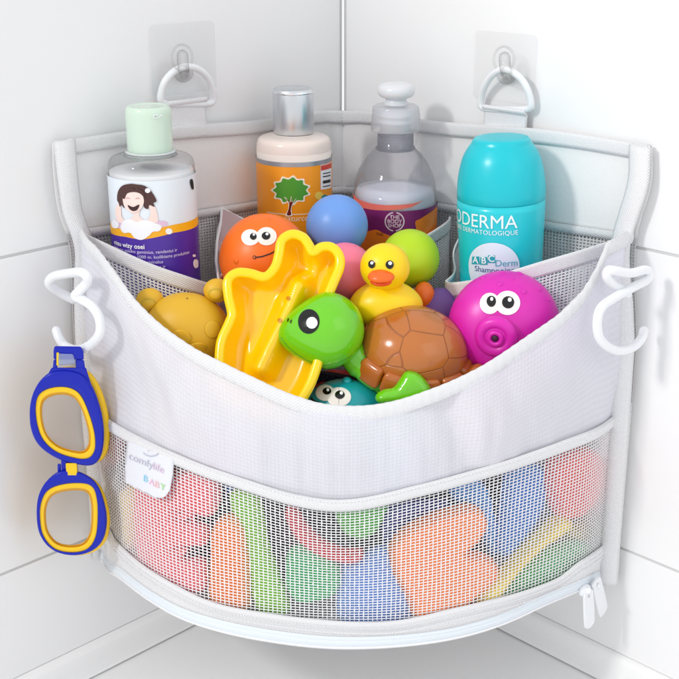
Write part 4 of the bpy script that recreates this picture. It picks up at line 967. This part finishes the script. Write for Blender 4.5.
foamtoy([(500, 600), (508, 585), (530, 562), (556, 545), (580, 540), (592, 552), (580, 574), (550, 592), (520, 604)], N1-.003, fm('green', '4dbd6a'), 'green foam piece under the yellow bar at the right')
foamtoy([(384, 508), (440, 500), (452, 510), (420, 520), (396, 534), (384, 545)], N1-.014, fm('indigo', '4a4a9e'), 'indigo foam piece behind the big orange letter')
foamtoy([(566, 530), (590, 518), (606, 520), (604, 545), (588, 556), (572, 548)], N1-.010, fm('olive', 'c9b23c'), 'dull yellow foam piece behind the end of the slanting bar')
# added dark sheet inside the bag, standing in for shade behind the foam toys
def shadesheetf(u, v):
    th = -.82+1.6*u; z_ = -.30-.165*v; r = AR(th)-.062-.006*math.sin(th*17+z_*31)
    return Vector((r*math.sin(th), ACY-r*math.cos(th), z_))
for x_, y_, c_, n_, l_ in ((185, 418, 'ffd84a', 'amber', 'yellow ball showing faintly through the sheer front, under the bear'), (238, 440, 'f58ab0', 'blush', 'pink ball showing faintly through the sheer front, under the star mould'),
        (392, 452, '7fc4ee', 'aqua', 'light blue ball showing faintly through the sheer front, under the turtle'), (470, 425, 'f7a35c', 'peach', 'peach ball showing faintly through the sheer front, under the magenta octopus')):
    th, z_ = ahit(x_, y_, -.025); bm = bmesh.new(); sph(bm, A(th, z_, -.0255), (.0225,)*3, None, 40)
    o = link('play_ball', bm, plas('ball_'+n_, c_, .4)); tag(o, l_, 'ball', 'plain plastic play balls')
o = link('shade_sheet', grid(shadesheetf, 60, 20, .4, .16), cloth('shade_sheet_dark', '2c2b3c', 0, 0, (500, 500), 1.0), solid=.004)
tag(o, 'added dark sheet standing in for the shade inside the bag behind the foam toys', 'shade sheet')

# ------------------------------------------------------------------ light
w = bpy.data.worlds.new('World'); scene.world = w; w.use_nodes = True
w.node_tree.nodes['Background'].inputs[0].default_value = (.97, .98, 1, 1); w.node_tree.nodes['Background'].inputs[1].default_value = .98
def area(name, loc, target, size, power, col=(1, 1, 1), sy=None):
    l = bpy.data.lights.new(name, 'AREA'); l.size = size; l.energy = power; l.color = col
    if sy: l.shape = 'RECTANGLE'; l.size_y = sy
    o = bpy.data.objects.new(name, l); COL.objects.link(o); o.location = loc
    o.rotation_euler = (Vector(target)-Vector(loc)).to_track_quat('-Z', 'Y').to_euler(); return o
area('key_softbox', (-1.15, -1.15, .75), (0, -.15, -.3), .20, 14, (1, .985, .96))
area('fill_softbox', (.9, -1.3, .5), (0, -.15, -.3), .8, 1.2, (.95, .97, 1))
# ------------------------------------------------------------------ camera
cd = bpy.data.cameras.new('Camera'); co = bpy.data.objects.new('Camera', cd); COL.objects.link(co); scene.camera = co
co.location = CAM; co.rotation_euler = (PI/2-PITCH, 0, 0)
cd.sensor_width = 36; cd.lens = 36*FC/679; cd.clip_start = .01; cd.clip_end = 50
cd.shift_x = -(343.0-339.5)/679
scene.view_settings.view_transform = 'Standard'; scene.view_settings.look = 'None'; scene.view_settings.exposure = 0; scene.view_settings.gamma = 1
scene.cycles.max_bounces = 10; scene.cycles.transparent_max_bounces = 24; scene.cycles.diffuse_bounces = 5
scene.cycles.caustics_refractive = False; scene.cycles.caustics_reflective = False; scene.cycles.sample_clamp_indirect = 4
scene.cycles.use_denoising = True
